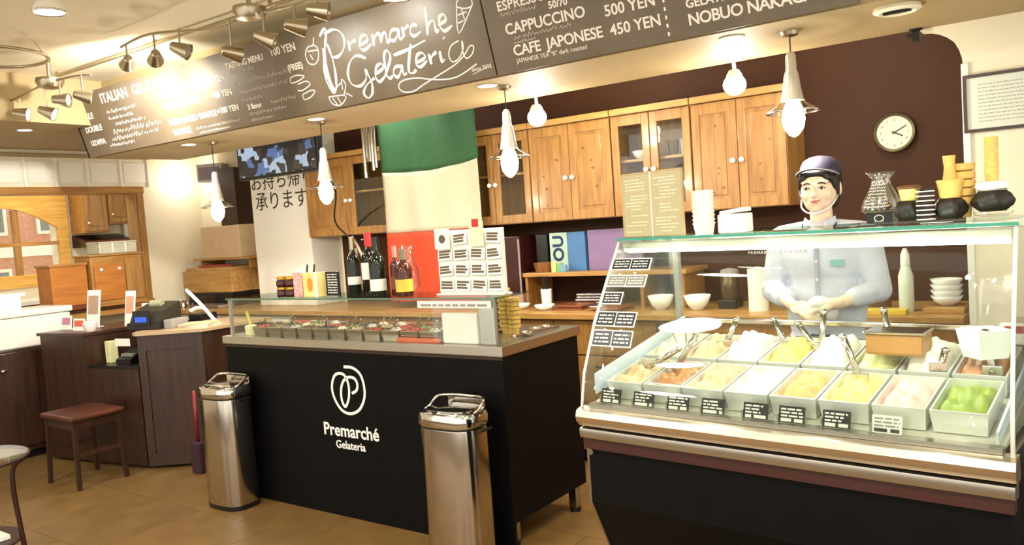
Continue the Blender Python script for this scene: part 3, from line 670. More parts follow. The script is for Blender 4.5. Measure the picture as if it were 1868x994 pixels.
# corner behind the island: cartons, bread box, speaker
sk = thing('loudspeaker', 'small grey loudspeaker mounted high in the far left corner', 'loudspeaker', (-6.5, 4.5, 2.09), rotz=.5)
obj('box', Bm().box(-.12, .12, -.06, .08, -.08, .08, .008), mat('speaker_grey', (190, 182, 176), .5), sk)
obj('grille', Bm().box(-.1, .1, -.066, -.06, -.06, .05, .003), mat('speaker_cloth', (140, 128, 140), .8), sk)
obj('bracket', Bm().box(-.02, .02, .08, .13, -.02, .02), BLK, sk)
sl = thing('wall_shelf', 'small pine wall shelf in the far left corner', 'shelf', (-6.25, 4.62, 1.32))
obj('board', Bm().box(-.4, .4, -.3, 0, -.02, 0, .003), PINEX, sl)
for x in (-.36, .34): obj('bracket', Bm().box(x, x+.02, -.25, 0, -.1, -.02), PINE, sl)
tag(obj('carton', Bm().box(-6.55, -6.0, 4.36, 4.6, 1.32, 1.6, .004), CARDB), 'plain tan cardboard carton on the small wall shelf in the far corner', 'carton')
tag(obj('tall_case', Bm().box(-6.29, -6.05, 4.4, 4.6, 1.601, 2.1, .006), DARKW), 'tall narrow dark case on top of the tan cardboard carton', 'case')
bbx = thing('bread_box', 'honey coloured wooden box with a red strip on the far left worktop', 'box', (-6.38, 4.42, 1.02))
obj('body', Bm().box(-.36, .36, -.16, .16, 0, .19, .005), PINEX, bbx)
obj('lid', Bm().box(-.3, .36, -.16, .14, .19, .22, .004), PINEX, bbx)
obj('red_strip', Bm().box(-.12, .25, -.15, -.05, .221, .24, .004), mat('dull_red', (150, 60, 40), .6), bbx)
mo = thing('toaster_oven', 'low black machine under the honey coloured wooden box', 'machine', (-6.36, 4.42, .9))
obj('body', Bm().box(-.3, .34, -.17, .16, 0, .119, .006), BLK, mo)
obj('front_plate', Bm().box(-.26, .1, -.175, -.17, .02, .1), mat('dark_metal', (70, 58, 50), .35, .7), mo)
tag(obj('flat_pad', Bm().box(-6.84, -6.68, 4.1, 4.24, .9, .915, .004), BLK), 'flat black pad at the left end of the back worktop', 'pad')
for i, (x, y, m_, l) in enumerate(((-6.6, 4.12, CHINA, 'white cup on the far left worktop'), (-6.52, 4.1, STEEL, 'steel cup on the far left worktop'), (-6.44, 4.14, BLK, 'black cup on the far left worktop'))):
    cup((x, y, .9), l, m_, .07, .03)
tag(obj('cutlery_tray', Bm().box(-6.36, -5.95, 4.06, 4.22, .9, .93, .004), STEEL), 'flat steel tray on the worktop beside the white pillar', 'tray')
so = thing('wall_socket', 'small white wall socket with dark outlets above the far left worktop', 'socket', (-6.885, 4.5, 1.16))
obj('plate', Bm().box(-.012, 0, -.035, .035, -.06, .06, .003), WHITE, so)
for z in (-.03, .02): obj('outlet', Bm().box(0, .001, -.012, .012, z, z+.02), BLK, so)
# ================================================================ black island counter
IX0, IX1, IY0, IY1, IZ = -4.04, -2.08, 2.785, 3.42, .92
isl = thing('island_counter', 'black island counter with steel top and white shop logo on its front', 'counter', (-3.06, 3.1, 0))
obj('front_panel', Bm().box(IX0, IX1-.0, IY0, IY0+.02, .004, .875), BLACK, isl, world=True)
obj('body', Bm().box(IX0, IX1-.004, IY0+.021, IY1, .13, .875), BLACK, isl, world=True)
obj('steel_top', Bm().box(IX0-.012, IX1+.012, IY0-.015, IY1+.012, .876, IZ, .004), STEEL, isl, world=True)
obj('top_lip', Bm().box(IX0-.002, IX1+.002, IY0-.004, IY0, .86, .876), mat('dark_brown_lip', (48, 30, 20), .5), isl, world=True)
for x, y in ((IX0+.06, IY0+.08), (IX1-.07, IY0+.09), (IX1-.04, IY1-.06), (IX0+.06, IY1-.06)):
    l = obj('leg', Bm().box(x-.022, x+.022, y-.022, y+.022, .02, .13, .003), STEELZ, isl, world=True)
    f_ = obj('foot', Bm().cyl((x, y, 0), .028, .02, 14), BLK, l); f_.location = -Vector(isl.location)
LOGO = [(-3.078, 0.785), (-3.015, 0.783), (-2.963, 0.751), (-2.943, 0.689), (-2.95, 0.63), (-2.991, 0.572), (-3.057, 0.547), (-3.119, 0.562), (-3.163, 0.614), (-3.178, 0.674), (-3.156, 0.731), (-3.118, 0.75), (-3.076, 0.74), (-3.054, 0.692), (-3.058, 0.632), (-3.083, 0.585), (-3.101, 0.589), (-3.114, 0.628), (-3.108, 0.678), (-3.086, 0.715), (-3.049, 0.734), (-3.007, 0.729), (-2.99, 0.701), (-3.0, 0.67), (-3.033, 0.653)]
LOGOW = mat('white_vinyl', (240, 238, 232), .5, var=.01)
obj('logo_emblem', Bm().tube([(p.x, IY0-.001, p.z) for p in smooth_path(LOGO, 6)], .0075, 6, flat=.15), LOGOW, isl, world=True)
t = Bm(); add_text(t, 'Premarché', -3.268, IY0-.0012, .425, .0915, bold=.0018); obj('logo_name', t, LOGOW, isl, world=True)
t = Bm(); add_text(t, 'Gelateria', -3.183, IY0-.0012, .362, .058, bold=.001); obj('logo_subtitle', t, LOGOW, isl, world=True)
# sneeze guard
GX0, GX1, GY0, GY1, GZ = -4.0, -2.11, 2.80, 3.085, 1.125
gg = thing('sneeze_guard', 'clear glass guard box over the topping pans on the island', 'glass guard', (-3.06, 3.0, IZ))
obj('front_pane', Bm().box(GX0, GX1, GY0, GY0+.006, IZ, GZ), GLASS, gg, world=True)
obj('top_pane', Bm().box(GX0-.01, GX1+.01, GY0-.012, GY1, GZ, GZ+.008), GLASSG, gg, world=True)
obj('top_edge', Bm().box(GX0-.01, GX1+.01, GY0-.0155, GY0-.0125, GZ, GZ+.008), mat('glass_edge_green', (92, 120, 100), .2), gg, world=True)
for x in (GX0, GX1-.006): obj('end_pane', Bm().box(x, x+.006, GY0+.007, GY1, IZ, GZ), GLASS, gg, world=True)
obj('divider_pane', Bm().box(-3.5, -3.494, GY0+.007, GY1, 1.06, GZ), GLASS, gg, world=True)
obj('corner_clip', Bm().box(GX0-.004, GX0+.012, GY0-.004, GY0+.012, IZ, GZ), GRAYP, gg, world=True)
obj('end_plate', Bm().box(-2.215, -2.13, 2.812, 2.845, IZ, GZ-.004, .004), STEEL, gg, world=True)
obj('price_strip', Bm().box(-2.56, -2.13, GY0-.0025, GY0-.0005, 1.085, 1.118), PAPER, gg, world=True)
t = Bm(); dashes(t, -2.54, -2.15, 1.092, GY0-.0026, .016); obj('price_print', t, GRAYP, gg, world=True)
# topping pans
TC = [((196, 60, 50), 'red berry'), ((230, 214, 190), 'cream coloured'), ((120, 84, 50), 'brown nut'), ((150, 150, 90), 'olive green'), ((214, 186, 150), 'beige'), ((90, 60, 44), 'dark chocolate'), ((220, 210, 205), 'pale pink')]
def pan_mesh():
    a, b_, h = .058, .041, .05
    q = Bm(); ro = [(-a, -b_), (a, -b_), (a, b_), (-a, b_)]; ri = [(x*.88, y*.88) for x, y in ro]; rb = [(x*.78, y*.78) for x, y in ro]
    vs_ = [(x, y, h) for x, y in ro]+[(x, y, h) for x, y in ri]+[(x, y, .004) for x, y in rb]+[(x, y, h-.004) for x, y in ro]
    vs_ += [(x*.84, y*.84, 0) for x, y in ro]
    fs = [(i, (i+1) % 4, 4+(i+1) % 4, 4+i) for i in range(4)]+[(4+i, 4+(i+1) % 4, 8+(i+1) % 4, 8+i) for i in range(4)]+[(8, 9, 10, 11)]
    fs += [(i, (i+1) % 4, 12+(i+1) % 4, 12+i) for i in range(4)]+[(12+i, 12+(i+1) % 4, 16+(i+1) % 4, 16+i) for i in range(4)]+[(16, 17, 18, 19)]
    return q._new(vs_, fs)
def heap(c):
    q = Bm(); q.ell((0, 0, .03), .047, .033, .022, 12, 6)
    for i in range(9): q.ell((random.uniform(-.03, .03), random.uniform(-.022, .022), .047+random.uniform(-.004, .006)), .010, .010, .008, 7, 5)
    return q
pm = None; hm = {}
ORD = ('leftmost', 'second from left', 'third from left', 'fourth from left', 'fifth from left', 'sixth from left', 'seventh from left', 'eighth from left', 'ninth from left', 'tenth from left', 'eleventh from left', 'twelfth from left')
RN = ('front', 'middle', 'back')
for r in range(3):
    for i in range(12):
        if r == 0 and i in (11,): continue
        ci = (i*3+r*2+(2 if i > 6 else 0)) % len(TC); c, cn = TC[ci]
        if r == 0 and i >= 7: c, cn = TC[0 if i % 2 else 6]
        x = -3.78+i*.125; y = 2.865+r*.086
        tp = thing('topping_pan', 'pan of %s topping, %s in the %s row under glass' % (cn, ORD[i], RN[r]), 'topping pan', (x, y, IZ), group='topping pans on the island')
        if pm is None: po = obj('pan', pan_mesh(), STEELZ, tp); pm = po.data
        else:
            po = bpy.data.objects.new('pan', pm); COL.objects.link(po); po.parent = tp
        if cn not in hm:
            ho = obj('topping', heap(c), mat('topping_'+cn.replace(' ', '_'), c, .5, scale=50, var=.25), tp, True); hm[cn] = ho.data
        else:
            ho = bpy.data.objects.new('topping', hm[cn]); COL.objects.link(ho); ho.parent = tp
        if (i+r) % 2 == 0:
            sp_ = obj('spoon', Bm().tube([(0, 0, .05), (.03, -.02, .085), (.055, -.03, .105)], .004, 6), STEELZ, tp, True)
tag(obj('napkin_box', Bm().box(-2.43, -2.225, 2.81, 2.835, IZ, 1.06, .008), PAPER), 'white card box standing behind the glass guard, at its right end', 'box')
tag(obj('orange_strip', Bm().box(-2.72, -2.45, 2.808, 2.82, IZ, IZ+.02, .003), mat('orange_red_plastic', (214, 96, 60), .4)), 'flat orange red strip lying inside the front of the glass guard', 'strip')
lm = thing('lidded_cup', 'small white lidded cup with a yellow stick at the left end of the glass guard', 'cup', (-3.9, 2.86, IZ))
obj('body', Bm().lathe([(.03, 0), (.036, .04), (.034, .05), (.02, .055)], 16), mat('lemon_white', (228, 224, 170), .4), lm, smooth=40)
obj('stick', Bm().tube([(0, 0, .05), (-.03, 0, .13)], .008, 6), mat('lemon_yellow', (214, 200, 90), .4), lm)
# ---- on the glass shelf
SZ = GZ+.0085
def jar(x, y, z, label):
    j = thing('honey_jar', label, 'jar', (x, y, z), group='dark jars with gold lids')
    obj('jar', Bm().lathe([(.03, 0), (.033, .006), (.033, .036), (.028, .041)], 18), mat('dark_honey', (52, 22, 18), .15), j, smooth=40)
    obj('lid', Bm().lathe([(.031, .041), (.031, .053), (.028, .055)], 18), mat('gold_lid', (206, 160, 60), .3, .8), j, smooth=40)
    obj('label_band', Bm().lathe([(.0335, .012), (.0335, .03)], 18, cap=False), mat('plum_label', (84, 40, 46), .5), j, smooth=40)
for i, x in enumerate((-3.605, -3.53)):
    for k in range(2):
        jar(x, 2.87, SZ+k*.0555, 'dark honey jar with gold lid, %s one of the %s stack on the glass shelf' % (('lower', 'upper')[k], ('left', 'right')[i]))
pk = thing('pink_packet', 'tall pink patterned packet beside the honey jars', 'packet', (-3.455, 2.87, SZ))
obj('body', Bm().box(-.036, .036, -.02, .02, 0, .13, .004), mat('pink_pattern', (214, 130, 126), .5, scale=60, rgb2=(236, 214, 206)), pk)
obj('top_fold', Bm().box(-.036, .036, -.004, .004, .13, .145), PAPER, pk)
pk = thing('cookie_box', 'pale yellow box with an orange mark beside the pink packet', 'box', (-3.345, 2.87, SZ))
obj('body', Bm().box(-.055, .06, -.03, .03, 0, .127, .003), mat('pale_yellow_card', (238, 220, 140), .5), pk)
obj('orange_mark', Bm().lathe([(0.001, .0305), (.022, .0305), (.022, .03)], 14, (0, 0, .065), cap=False, rot=Matrix.Rotation(PI/2, 3, 'X'), sy=1.7), mat('orange_print', (226, 150, 50), .5), pk)
obj('side_band', Bm().box(.035, .06, -.031, -.03, 0, .127), PAPER, pk)
for i in range(4):
    o = tag(obj('ice_cream_spoon', Bm().box(-.006, .006, -.002, .002, 0, .06, .002), (PAPER, INK)[i % 2]), '%s plastic spoon standing behind the pink packet, %s of four' % (('white', 'black')[i % 2], ('first', 'second', 'third', 'last')[i]), 'spoon', 'spoons behind the packets')
    o.location = (-3.50+i*.028, 2.93, SZ+.11); o.rotation_euler = (0, .25, 0)
tag(obj('spoon_box', Bm().box(-3.52, -3.39, 2.91, 2.95, SZ, SZ+.112, .003), mat('ochre_card', (196, 160, 70), .6)), 'ochre card box holding spoons behind the pink packet', 'box')
ms = thing('menu_stand', 'small black framed menu card with white text lines on the glass shelf', 'menu card', (-3.19, 2.86, SZ))
obj('card', Bm().box(-.05, .05, -.004, .004, 0, .13, .002), BLK, ms)
t = Bm()
for i in range(8): dashes(t, -.036, .036, .112-i*.0135, -.0042, .008)
obj('print', t, PAPER, ms); obj('foot', Bm().box(-.045, .045, -.02, .02, 0, .006), GRAYP, ms)
WG = mat('dark_bottle_glass', (20, 16, 12), .08, var=.05); GG = mat('green_bottle_glass', (20, 28, 18), .1)
def wine(x, y, h, r, gm, cap, lab, label):
    s = h/.3
    b = thing('wine_bottle', label, 'bottle', (x, y, SZ), group='bottles on the island shelf')
    obj('glass', Bm().lathe([(r*.9, 0), (r, .006), (r, .175*s), (r*.8, .2*s), (r*.36, .225*s), (r*.34, .29*s), (r*.4, .292*s), (r*.4, h)], 20), gm, b, smooth=40)
    obj('capsule', Bm().lathe([(r*.42, .235*s), (r*.42, h+.002), (r*.3, h+.003)], 16), cap, b, smooth=40)
    obj('label_wrap', Bm().lathe([(r*1.015, lab[1]*s), (r*1.015, lab[2]*s)], 20, cap=False), lab[0], b, smooth=40)
wine(-2.955, 2.9, .315, .042, WG, RED, (PAPER, .08, .16), 'tallest dark wine bottle with red capsule and white label')
wine(-2.865, 2.86, .29, .04, GG, GG, (PAPER, .03, .09), 'green glass wine bottle with a wide white label, right of the red capped one')
wine(-3.05, 2.88, .3, .034, GG, SATIN, (PAPER, .06, .1), 'dark bottle with a small square label, left of the red capped one')
wine(-2.78, 2.9, .24, .026, mat('brown_bottle', (70, 34, 22), .12), mat('pale_cap', (176, 150, 130), .4), (mat('brown_label', (110, 64, 40), .5), .04, .12), 'slim brown bottle between the wine and the liqueur')
wine(-2.7, 2.87, .225, .042, mat('red_brown_glass', (74, 30, 18), .12), mat('grey_green_cap', (120, 116, 90), .4), (mat('yellow_label', (222, 190, 70), .5), .03, .11), 'red brown liqueur bottle with a yellow label')
wine(-3.1, 2.95, .24, .03, mat('olive_glass', (60, 54, 34), .15), SATIN, (mat('tan_label', (160, 130, 90), .5), .03, .09), 'short olive bottle behind the menu card')
vs1 = thing('bottle_rack', 'dark metal wine rack with curled handles on the glass shelf', 'rack', (-3.12, 3.02, SZ))
obj('stem', Bm().tube(smooth_path([(0, 0, 0), (0, 0, .16), (-.03, 0, .24), (-.07, 0, .3)]), .008, 8), SATIN, vs1, True)
obj('curl', Bm().tube(smooth_path([(0, 0, .16), (.04, 0, .2), (.04, 0, .27), (.0, 0, .28)]), .006, 8), BLK, vs1, True)
obj('base', Bm().lathe([(.05, 0), (.05, .012), (.012, .02)], 18), BLK, vs1, smooth=40)
gb = thing('carafe', 'clear glass carafe standing between the wine bottles', 'carafe', (-2.8, 3.02, SZ))
obj('glass', Bm().lathe([(.05, 0), (.055, .03), (.045, .12), (.02, .18), (.03, .24), (.027, .24), (.018, .18), (.042, .12), (.05, .03), (.001, .006)], 18, cap=False), GLASS, gb, smooth=True)
# leaflet cards standing in rows on the right of the shelf
lf = thing('flavour_card_stand', 'white stand covered with rows of printed flavour cards, in front of the flag', 'card stand', (-2.32, 2.9, SZ))
obj('back_board', Bm().box(-.19, .2, .012, .018, 0, .3, .002), PAPER, lf)
obj('foot', Bm().box(-.19, .2, -.02, .05, 0, .008, .002), PAPER, lf)
obj('side_strip', Bm().box(.192, .2, 0, .012, 0, .27), WHITE, lf)
CINK = mat('card_print', (96, 82, 66), .6)
def minicard(par, x, z, w_, h, rx, dark, y=-.001, tilt=0.):
    c = obj('card', Bm().box(-w_/2, w_/2, -.001, .001, 0, h), PAPER, par); c.location = (x, y, z); c.rotation_euler = (rx, tilt, 0)
    t = Bm()
    for k in range(3): t.box(-w_*.42, w_*.42*random.uniform(.5, 1), -.0018, -.001, h*(.66-.24*k), h*(.84-.24*k))
    obj('print', t, dark, c)
random.seed(5)
for r in range(4):
    for i in range(4):
        if (r, i) in ((3, 0), (3, 2)): continue
        minicard(lf, -.14+i*.095, .018+r*.072, .085, .055, -.12, CINK, .002, random.uniform(-.07, .07))
fc = obj('photo_card', Bm().box(-.19, -.1, -.004, -.001, .215, .312), PAPER, lf); obj('photo', Bm().lathe([(.001, .0), (.02, .0), (.02, -.001)], 12, (-.145, -.0045, .262), cap=False, rot=Matrix.Rotation(PI/2, 3, 'X')), CINK, fc)
fc = obj('portrait_card', Bm().box(.02, .1, -.004, -.001, .22, .335), mat('cream_card', (232, 216, 186), .6), lf); obj('red_cap_mark', Bm().box(.04, .075, -.006, -.004, .31, .345, .003), RED, fc)
# right end of the island: cones and wire
def cone_stack(x, y, z, n, label, r=.027, top=True, grp='cone stacks', h=.1):
    s = thing('cone_stack', label, 'cones', (x, y, z), group=grp)
    CN = mat('wafer', (226, 184, 100), .7, var=.12, scale=80, bump=.1)
    for k in range(n):
        obj('cone', Bm().lathe([(r*.62, k*.021), (r*.7, k*.021+.03), (r*.98, k*.021+.034), (r, k*.021+.05), (r*.92, k*.021+.05), (r*.6, k*.021+.02)], 14, cap=False), CN, s, smooth=40)
    return s
cone_stack(-2.30, 3.13, IZ, 9, 'taller stack of wafer cups on the right end of the island', .031)
cone_stack(-2.235, 3.11, IZ, 7, 'shorter stack of wafer cups on the right end of the island', .03)
lid = thing('lid_stack', 'stack of black and white rimmed cups beside the wafer cups', 'cup stack', (-2.36, 3.16, IZ), group='striped cup stacks')
for k in range(14): obj('rim', Bm().cyl((0, 0, k*.014), .028, .007, 14), (BLK, PAPER)[k % 2], lid)
gt = tag(obj('serving_tongs', Bm().tube(smooth_path([(-2.16, 2.98, IZ+.008), (-2.15, 3.15, IZ+.012), (-2.13, 3.33, IZ+.008)]), .007, 6), STEELZ, smooth=True), 'steel tongs lying on the right end of the island top', 'tongs')
for i, (x, y) in enumerate(((-2.19, 3.2), (-2.13, 3.06), (-2.14, 3.27))):
    o = bowl(0, 0, 0, .035, ('flat steel dish on the island end, farthest from the cones', 'flat steel dish at the front of the island end', 'flat steel dish at the back corner of the island end')[i], STEELZ, .02); o.location = (x-.02*i, y+.02, IZ)

# ================================================================ two steel bins
def bin_(cx, cy, rz, label):
    b = thing('waste_bin', label, 'bin', (cx, cy, 0), rz, 'stainless steel bins')
    W, Dp = .145, .105
    def ring(z, k=1., n=40):
        out = []
        for i in range(n):
            a = 2*PI*i/n; c, s = math.cos(a), math.sin(a); e = .62
            out.append((W*k*math.copysign(abs(c)**e, c), Dp*k*math.copysign(abs(s)**e, s), z))
        return out
    def loft(rings, cap=True):
        q = Bm(); n = len(rings[0]); vs_ = [p for r in rings for p in r]; fs = []
        for j in range(len(rings)-1):
            for k in range(n): fs.append((j*n+k, j*n+(k+1) % n, (j+1)*n+(k+1) % n, (j+1)*n+k))
        if cap: fs += [tuple(range(n-1, -1, -1)), tuple((len(rings)-1)*n+k for k in range(n))]
        return q._new(vs_, fs)
    obj('base_ring', loft([ring(0, .99), ring(.025, 1.0)]), BLK, b, smooth=40)
    obj('body', loft([ring(.025, .985), ring(.03, .99), ring(.6, .97), ring(.605, .965)]), STEELZ, b, smooth=40)
    obj('collar', loft([ring(.605, .93), ring(.615, .93)]), BLK, b, smooth=40)
    l = obj('lid', loft([ring(.615, 1.01), ring(.622, 1.03), ring(.655, 1.03), ring(.672, .97), ring(.676, .86)]), CHROME, b, smooth=40)
    obj('flap', loft([ring(.676, .8), ring(.683, .79), ring(.684, .74)]), mat('smoked_chrome', (150, 140, 128), .12, 1.), l, smooth=40)
    obj('sensor', Bm().ell((-.03, -.085, .678), .012, .012, .006, 10, 6), BLK, l, True)
    rr = ring(0, .93, 48); rr = rr[-8:]+rr[:-8]
    obj('raised_rim', Bm().tube([(p[0], p[1], .668+.045*min(1, max(0, p[1]/.07+.25))) for p in rr if p[1] > -.03][:], .006, 8), CHROME, l, True)
    obj('rim_wall', Bm().extr([(-.1, .09, .66), (.1, .09, .66), (.1, .09, .705), (-.1, .09, .705)], (0, .006, 0)), CHROME, l)
    obj('carry_handle', Bm().tube([(W*1.0, -.03, .59), (W*1.16, -.03, .6), (W*1.16, .04, .6), (W*1.0, .04, .59)], .006, 6), BLK, b)
bin_(-3.905, 2.655, .0, 'stainless steel bin at the left end of the black island')
bin_(-2.235, 2.615, .0, 'stainless steel bin in front of the right end of the black island')
# ================================================================ glass display case
CA = math.radians(-5.2); CO = Vector((-1.245, 2.047, 0)); CL = 1.107
CM = Matrix.Translation(CO) @ Matrix.Rotation(CA, 4, 'Z')
def cw(x, y, z): return CM @ Vector((x, y, z))
case = thing('gelato_display_case', 'glass gelato display case with steel bumper rail on a black base', 'display case', CO, CA)
base = Bm(); base.extr([(0.005, y, z) for y, z in ((.012, .80), (.012, .60), (.10, .42), (.18, .10), (.18, .0), (.62, 0), (.62, .80))], (CL-.01, 0, 0))
obj('base', base, BLACK, case)
obj('base_edge', Bm().tube([(.004, .010, .8), (.004, .010, .6), (.004, .098, .42), (.004, .178, .1)], .004, 6), STEELZ, case)
obj('bumper_rail', Bm().extr([(-.008, y, z) for y, z in ((-.012, .84), (-.022, .85), (-.026, .865), (-.02, .882), (-.004, .888), (.03, .888), (.03, .835), (-.008, .835))], (CL+.016, 0, 0)), mat('satin_bumper', (222, 206, 186), .28, 1., var=.03, stretch=(.2, 8, 8)), case, smooth=30)
obj('lower_rail', Bm().extr([(-.004, y, z) for y, z in ((-.012, .80), (-.016, .812), (-.014, .828), (.03, .834), (.03, .796))], (CL+.008, 0, 0)), STEEL, case, smooth=30)
obj('maroon_strip', Bm().box(0, CL, -.002, .03, .765, .796), mat('maroon_strip', (58, 24, 16), .4), case)
obj('lock', Bm().cyl((.02, .012, .755), .009, .012, 12, rot=Matrix.Rotation(PI/2, 3, 'X')), CHROME, case)
# glass: front pane curved, leaning back, top pane, end panes
LT, RT, ZTOP = .255, .12, 1.366
PR = [(0., .888), (.022, .985), (.092, 1.13), (.17, 1.245), (.255, ZTOP)]
def front(s, k):
    y, z = PR[k]; f = (1-s)+s*(RT/LT); return (s*CL, y*f, z)
fp = Bm(); n = 10; vs_, fs = [], []
for k in range(len(PR)):
    for i in range(n+1): vs_.append(front(i/n, k))
for k in range(len(PR)-1):
    for i in range(n): a = k*(n+1)+i; fs.append((a, a+1, a+n+2, a+n+1))
fp._new(vs_, fs); CGL = glass('case_glass', (246, 250, 247), .035)
o = obj('front_pane', fp, CGL, case, True); solid(o, .005)
tp = Bm().prism([(0-.006, LT-.006), (CL+.006, RT-.006), (CL+.006, .6), (-.006, .6)], ZTOP+.002, ZTOP+.01)
obj('top_pane', tp, GLASSG, case)
obj('top_edge', Bm().extr([(-.006, LT-.0085, ZTOP+.002), (CL+.006, RT-.0085, ZTOP+.002), (CL+.006, RT-.006, ZTOP+.002), (-.006, LT-.006, ZTOP+.002)], (0, 0, .008)), mat('glass_edge_teal', (60, 150, 124), .2), case)
for x, F, nm in ((0, 1., 'l'), (CL, RT/LT, 'r')):
    pts = [(x, y*F, z) for y, z in PR]+[(x, .6, ZTOP), (x, .6, .888)]
    obj('end_pane', Bm().extr(pts, (.005 if x == 0 else -.005, 0, 0)), CGL, case)
    obj('end_edge', Bm().tube([(x, y*F-.002, z) for y, z in PR], .0045, 6), WHITE, case, True)
obj('rear_post', Bm().box(-.002, .018, .59, .61, .888, ZTOP), STEEL, case)
obj('rear_post', Bm().box(CL-.018, CL+.002, .59, .61, .888, ZTOP), STEEL, case)
obj('rear_sill', Bm().box(0.018, CL-.018, .585, .61, 1.062, 1.078, .003), STEELZ, case)
obj('rear_header', Bm().box(0.018, CL-.018, .58, .605, ZTOP-.02, ZTOP, .003), STEELZ, case)
LED = emis('led_tube', (255, 250, 238), 5)
lt = obj('light_bar', Bm().extr([(.01, LT+.004, ZTOP-.004), (CL-.01, RT+.004, ZTOP-.004), (CL-.01, RT+.03, ZTOP-.004), (.01, LT+.03, ZTOP-.004)], (0, 0, -.022)), WHITE, case)
obj('light_tube', Bm().extr([(.015, LT+.003, ZTOP-.024), (CL-.015, RT+.003, ZTOP-.024), (CL-.015, RT+.028, ZTOP-.03), (.015, LT+.028, ZTOP-.03)], (0, 0, -.008)), LED, lt)
for s in (.2, .5, .8):
    lp = cw(s*CL, LT+(RT-LT)*s+.03, ZTOP-.06); lamp('case_light_glow', 'POINT', lp, 1.7, (1, .97, .9), .04)
# inner tray: sloping deck, liner strips
def dz(y): return .899+(y-.03)*.18
obj('deck', Bm().extr([(.02, .03, .893), (.02, .03, .897), (.02, .585, .897+.1), (.02, .585, .893)], (CL-.04, 0, 0)), mat('pale_deck', (210, 206, 190), .35, .2), case)
LIN = mat('pale_blue_liner', (206, 216, 226), .35, var=.02)
obj('side_liner', Bm().extr([(.03, .03, .925), (.03, .03, .985), (.03, .585, 1.085), (.03, .585, 1.02)], (.006, 0, 0)), LIN, case)
obj('side_liner', Bm().extr([(CL-.036, .03, .905), (CL-.036, .03, .93), (CL-.036, .585, 1.06), (CL-.036, .585, 1.0)], (.006, 0, 0)), LIN, case)
obj('front_ledge', Bm().box(.02, CL-.02, .004, .04, .889, .9), STEEL, case)
obj('back_liner', Bm().box(.03, CL-.03, .572, .58, .99, 1.03), mat('olive_steel', (150, 146, 116), .3, .8), case)
# gelato pans
FLV = {'lemon yellow': (232, 214, 110), 'milk white': (240, 236, 220), 'apricot orange': (228, 168, 96), 'caramel brown': (176, 120, 62), 'strawberry pink': (226, 184, 170), 'pistachio green': (140, 160, 50), 'vanilla cream': (238, 226, 186), 'pale lime': (214, 214, 150), 'hazelnut beige': (206, 176, 134)}
def gpan(x, y, wd, ln, name, label, rise=0., m=None):
    z = dz(y)+.0005
    g = thing('gelato_pan', label, 'gelato pan', cw(x, y, z), CA, 'gelato pans in the display case', rot=(.178, 0, CA))
    a, b_, h = wd/2, ln/2, .055
    q = Bm(); ro = [(-a, -b_), (a, -b_), (a, b_), (-a, b_)]
    lv = [(1, h), (.93, h), (.88, .006)]
    vs_ = [(px*k, py*(1-(1-k)*a/b_), z_) for k, z_ in lv for px, py in ro]+[(px, py, h-.004) for px, py in ro]+[(px*.92, py*.95, 0) for px, py in ro]
    fs = [(4*j+i, 4*j+(i+1) % 4, 4*j+4+(i+1) % 4, 4*j+4+i) for j in (0, 1) for i in range(4)]+[(8, 9, 10, 11)]
    fs += [(i, (i+1) % 4, 12+(i+1) % 4, 12+i) for i in range(4)]+[(12+i, 12+(i+1) % 4, 16+(i+1) % 4, 16+i) for i in range(4)]+[(16, 17, 18, 19)]
    q._new(vs_, fs); obj('tray', q, m or mat('bright_tray', (226, 226, 216), .3, .35, var=.02), g)
    c = FLV[name]
    ge = Bm(); n_, m_ = 14, 16; vv, ff = [], []
    sd = random.random()*9
    for j in range(m_+1):
        for i in range(n_+1):
            u_, v_ = i/n_*2-1, j/m_*2-1
            e = (1-u_**4)*(1-v_**4)
            hh = .03+e*(.028+rise+.010*math.sin(v_*7+sd+u_*2.)+.006*math.sin(u_*9+sd))
            vv.append((u_*a*.9, v_*b_*.93, hh))
    for j in range(m_):
        for i in range(n_): k = j*(n_+1)+i; ff.append((k, k+1, k+n_+2, k+n_+1))
    ge._new(vv, ff); obj('gelato', ge, mat('gelato_'+name.replace(' ', '_'), c, .45, var=.12, scale=30, bump=.2), g, True)
random.seed(21)
PW = (CL-.1)/8
fr_names = ['hazelnut beige', 'caramel brown', 'hazelnut beige', 'milk white', 'apricot orange', 'lemon yellow', 'strawberry pink', 'pistachio green']
bk_names = ['vanilla cream', 'hazelnut beige', 'milk white', 'lemon yellow', 'milk white', 'pale lime', 'milk white', 'caramel brown']
PO = ('leftmost', 'second from left', 'third from left', 'fourth from left', 'fifth from left', 'sixth from left', 'seventh from left', 'rightmost')
for i in range(8):
    x = .05+PW*(i+.5)
    gpan(x, .165, PW*.94, .2, fr_names[i], 'steel tray of %s gelato, %s in the front row of the case' % (fr_names[i], PO[i]))
    gpan(x, .40, PW*.94, .22, bk_names[i], 'steel tray of %s gelato, %s in the back row of the case' % (bk_names[i], PO[i]), .035 if i in (2, 4, 6) else .012)
cbx = thing('tan_tub', 'tan brown tub raised above the trays in the right half of the case', 'tub', cw(.80, .33, dz(.33)+.085), CA)
obj('tub', Bm().box(-.07, .07, -.05, .05, 0, .055, .008), mat('tan_tub', (176, 128, 70), .4), cbx)
obj('rim', Bm().box(-.074, .074, -.054, .054, .055, .062, .003), STEELZ, cbx)
wcup = thing('white_tub', 'white square tub at the right end of the back row in the case', 'tub', cw(1.0, .33, dz(.33)+.085), CA)
obj('tub', Bm().lathe([(.05, 0), (.065, .07), (.06, .07), (.046, .005), (.001, .005)], 4, cap=False), CHINA, wcup)
th = thing('thermometer', 'small white thermometer with a red display on the right end of the case', 'thermometer', cw(1.04, .5, 1.045), CA)
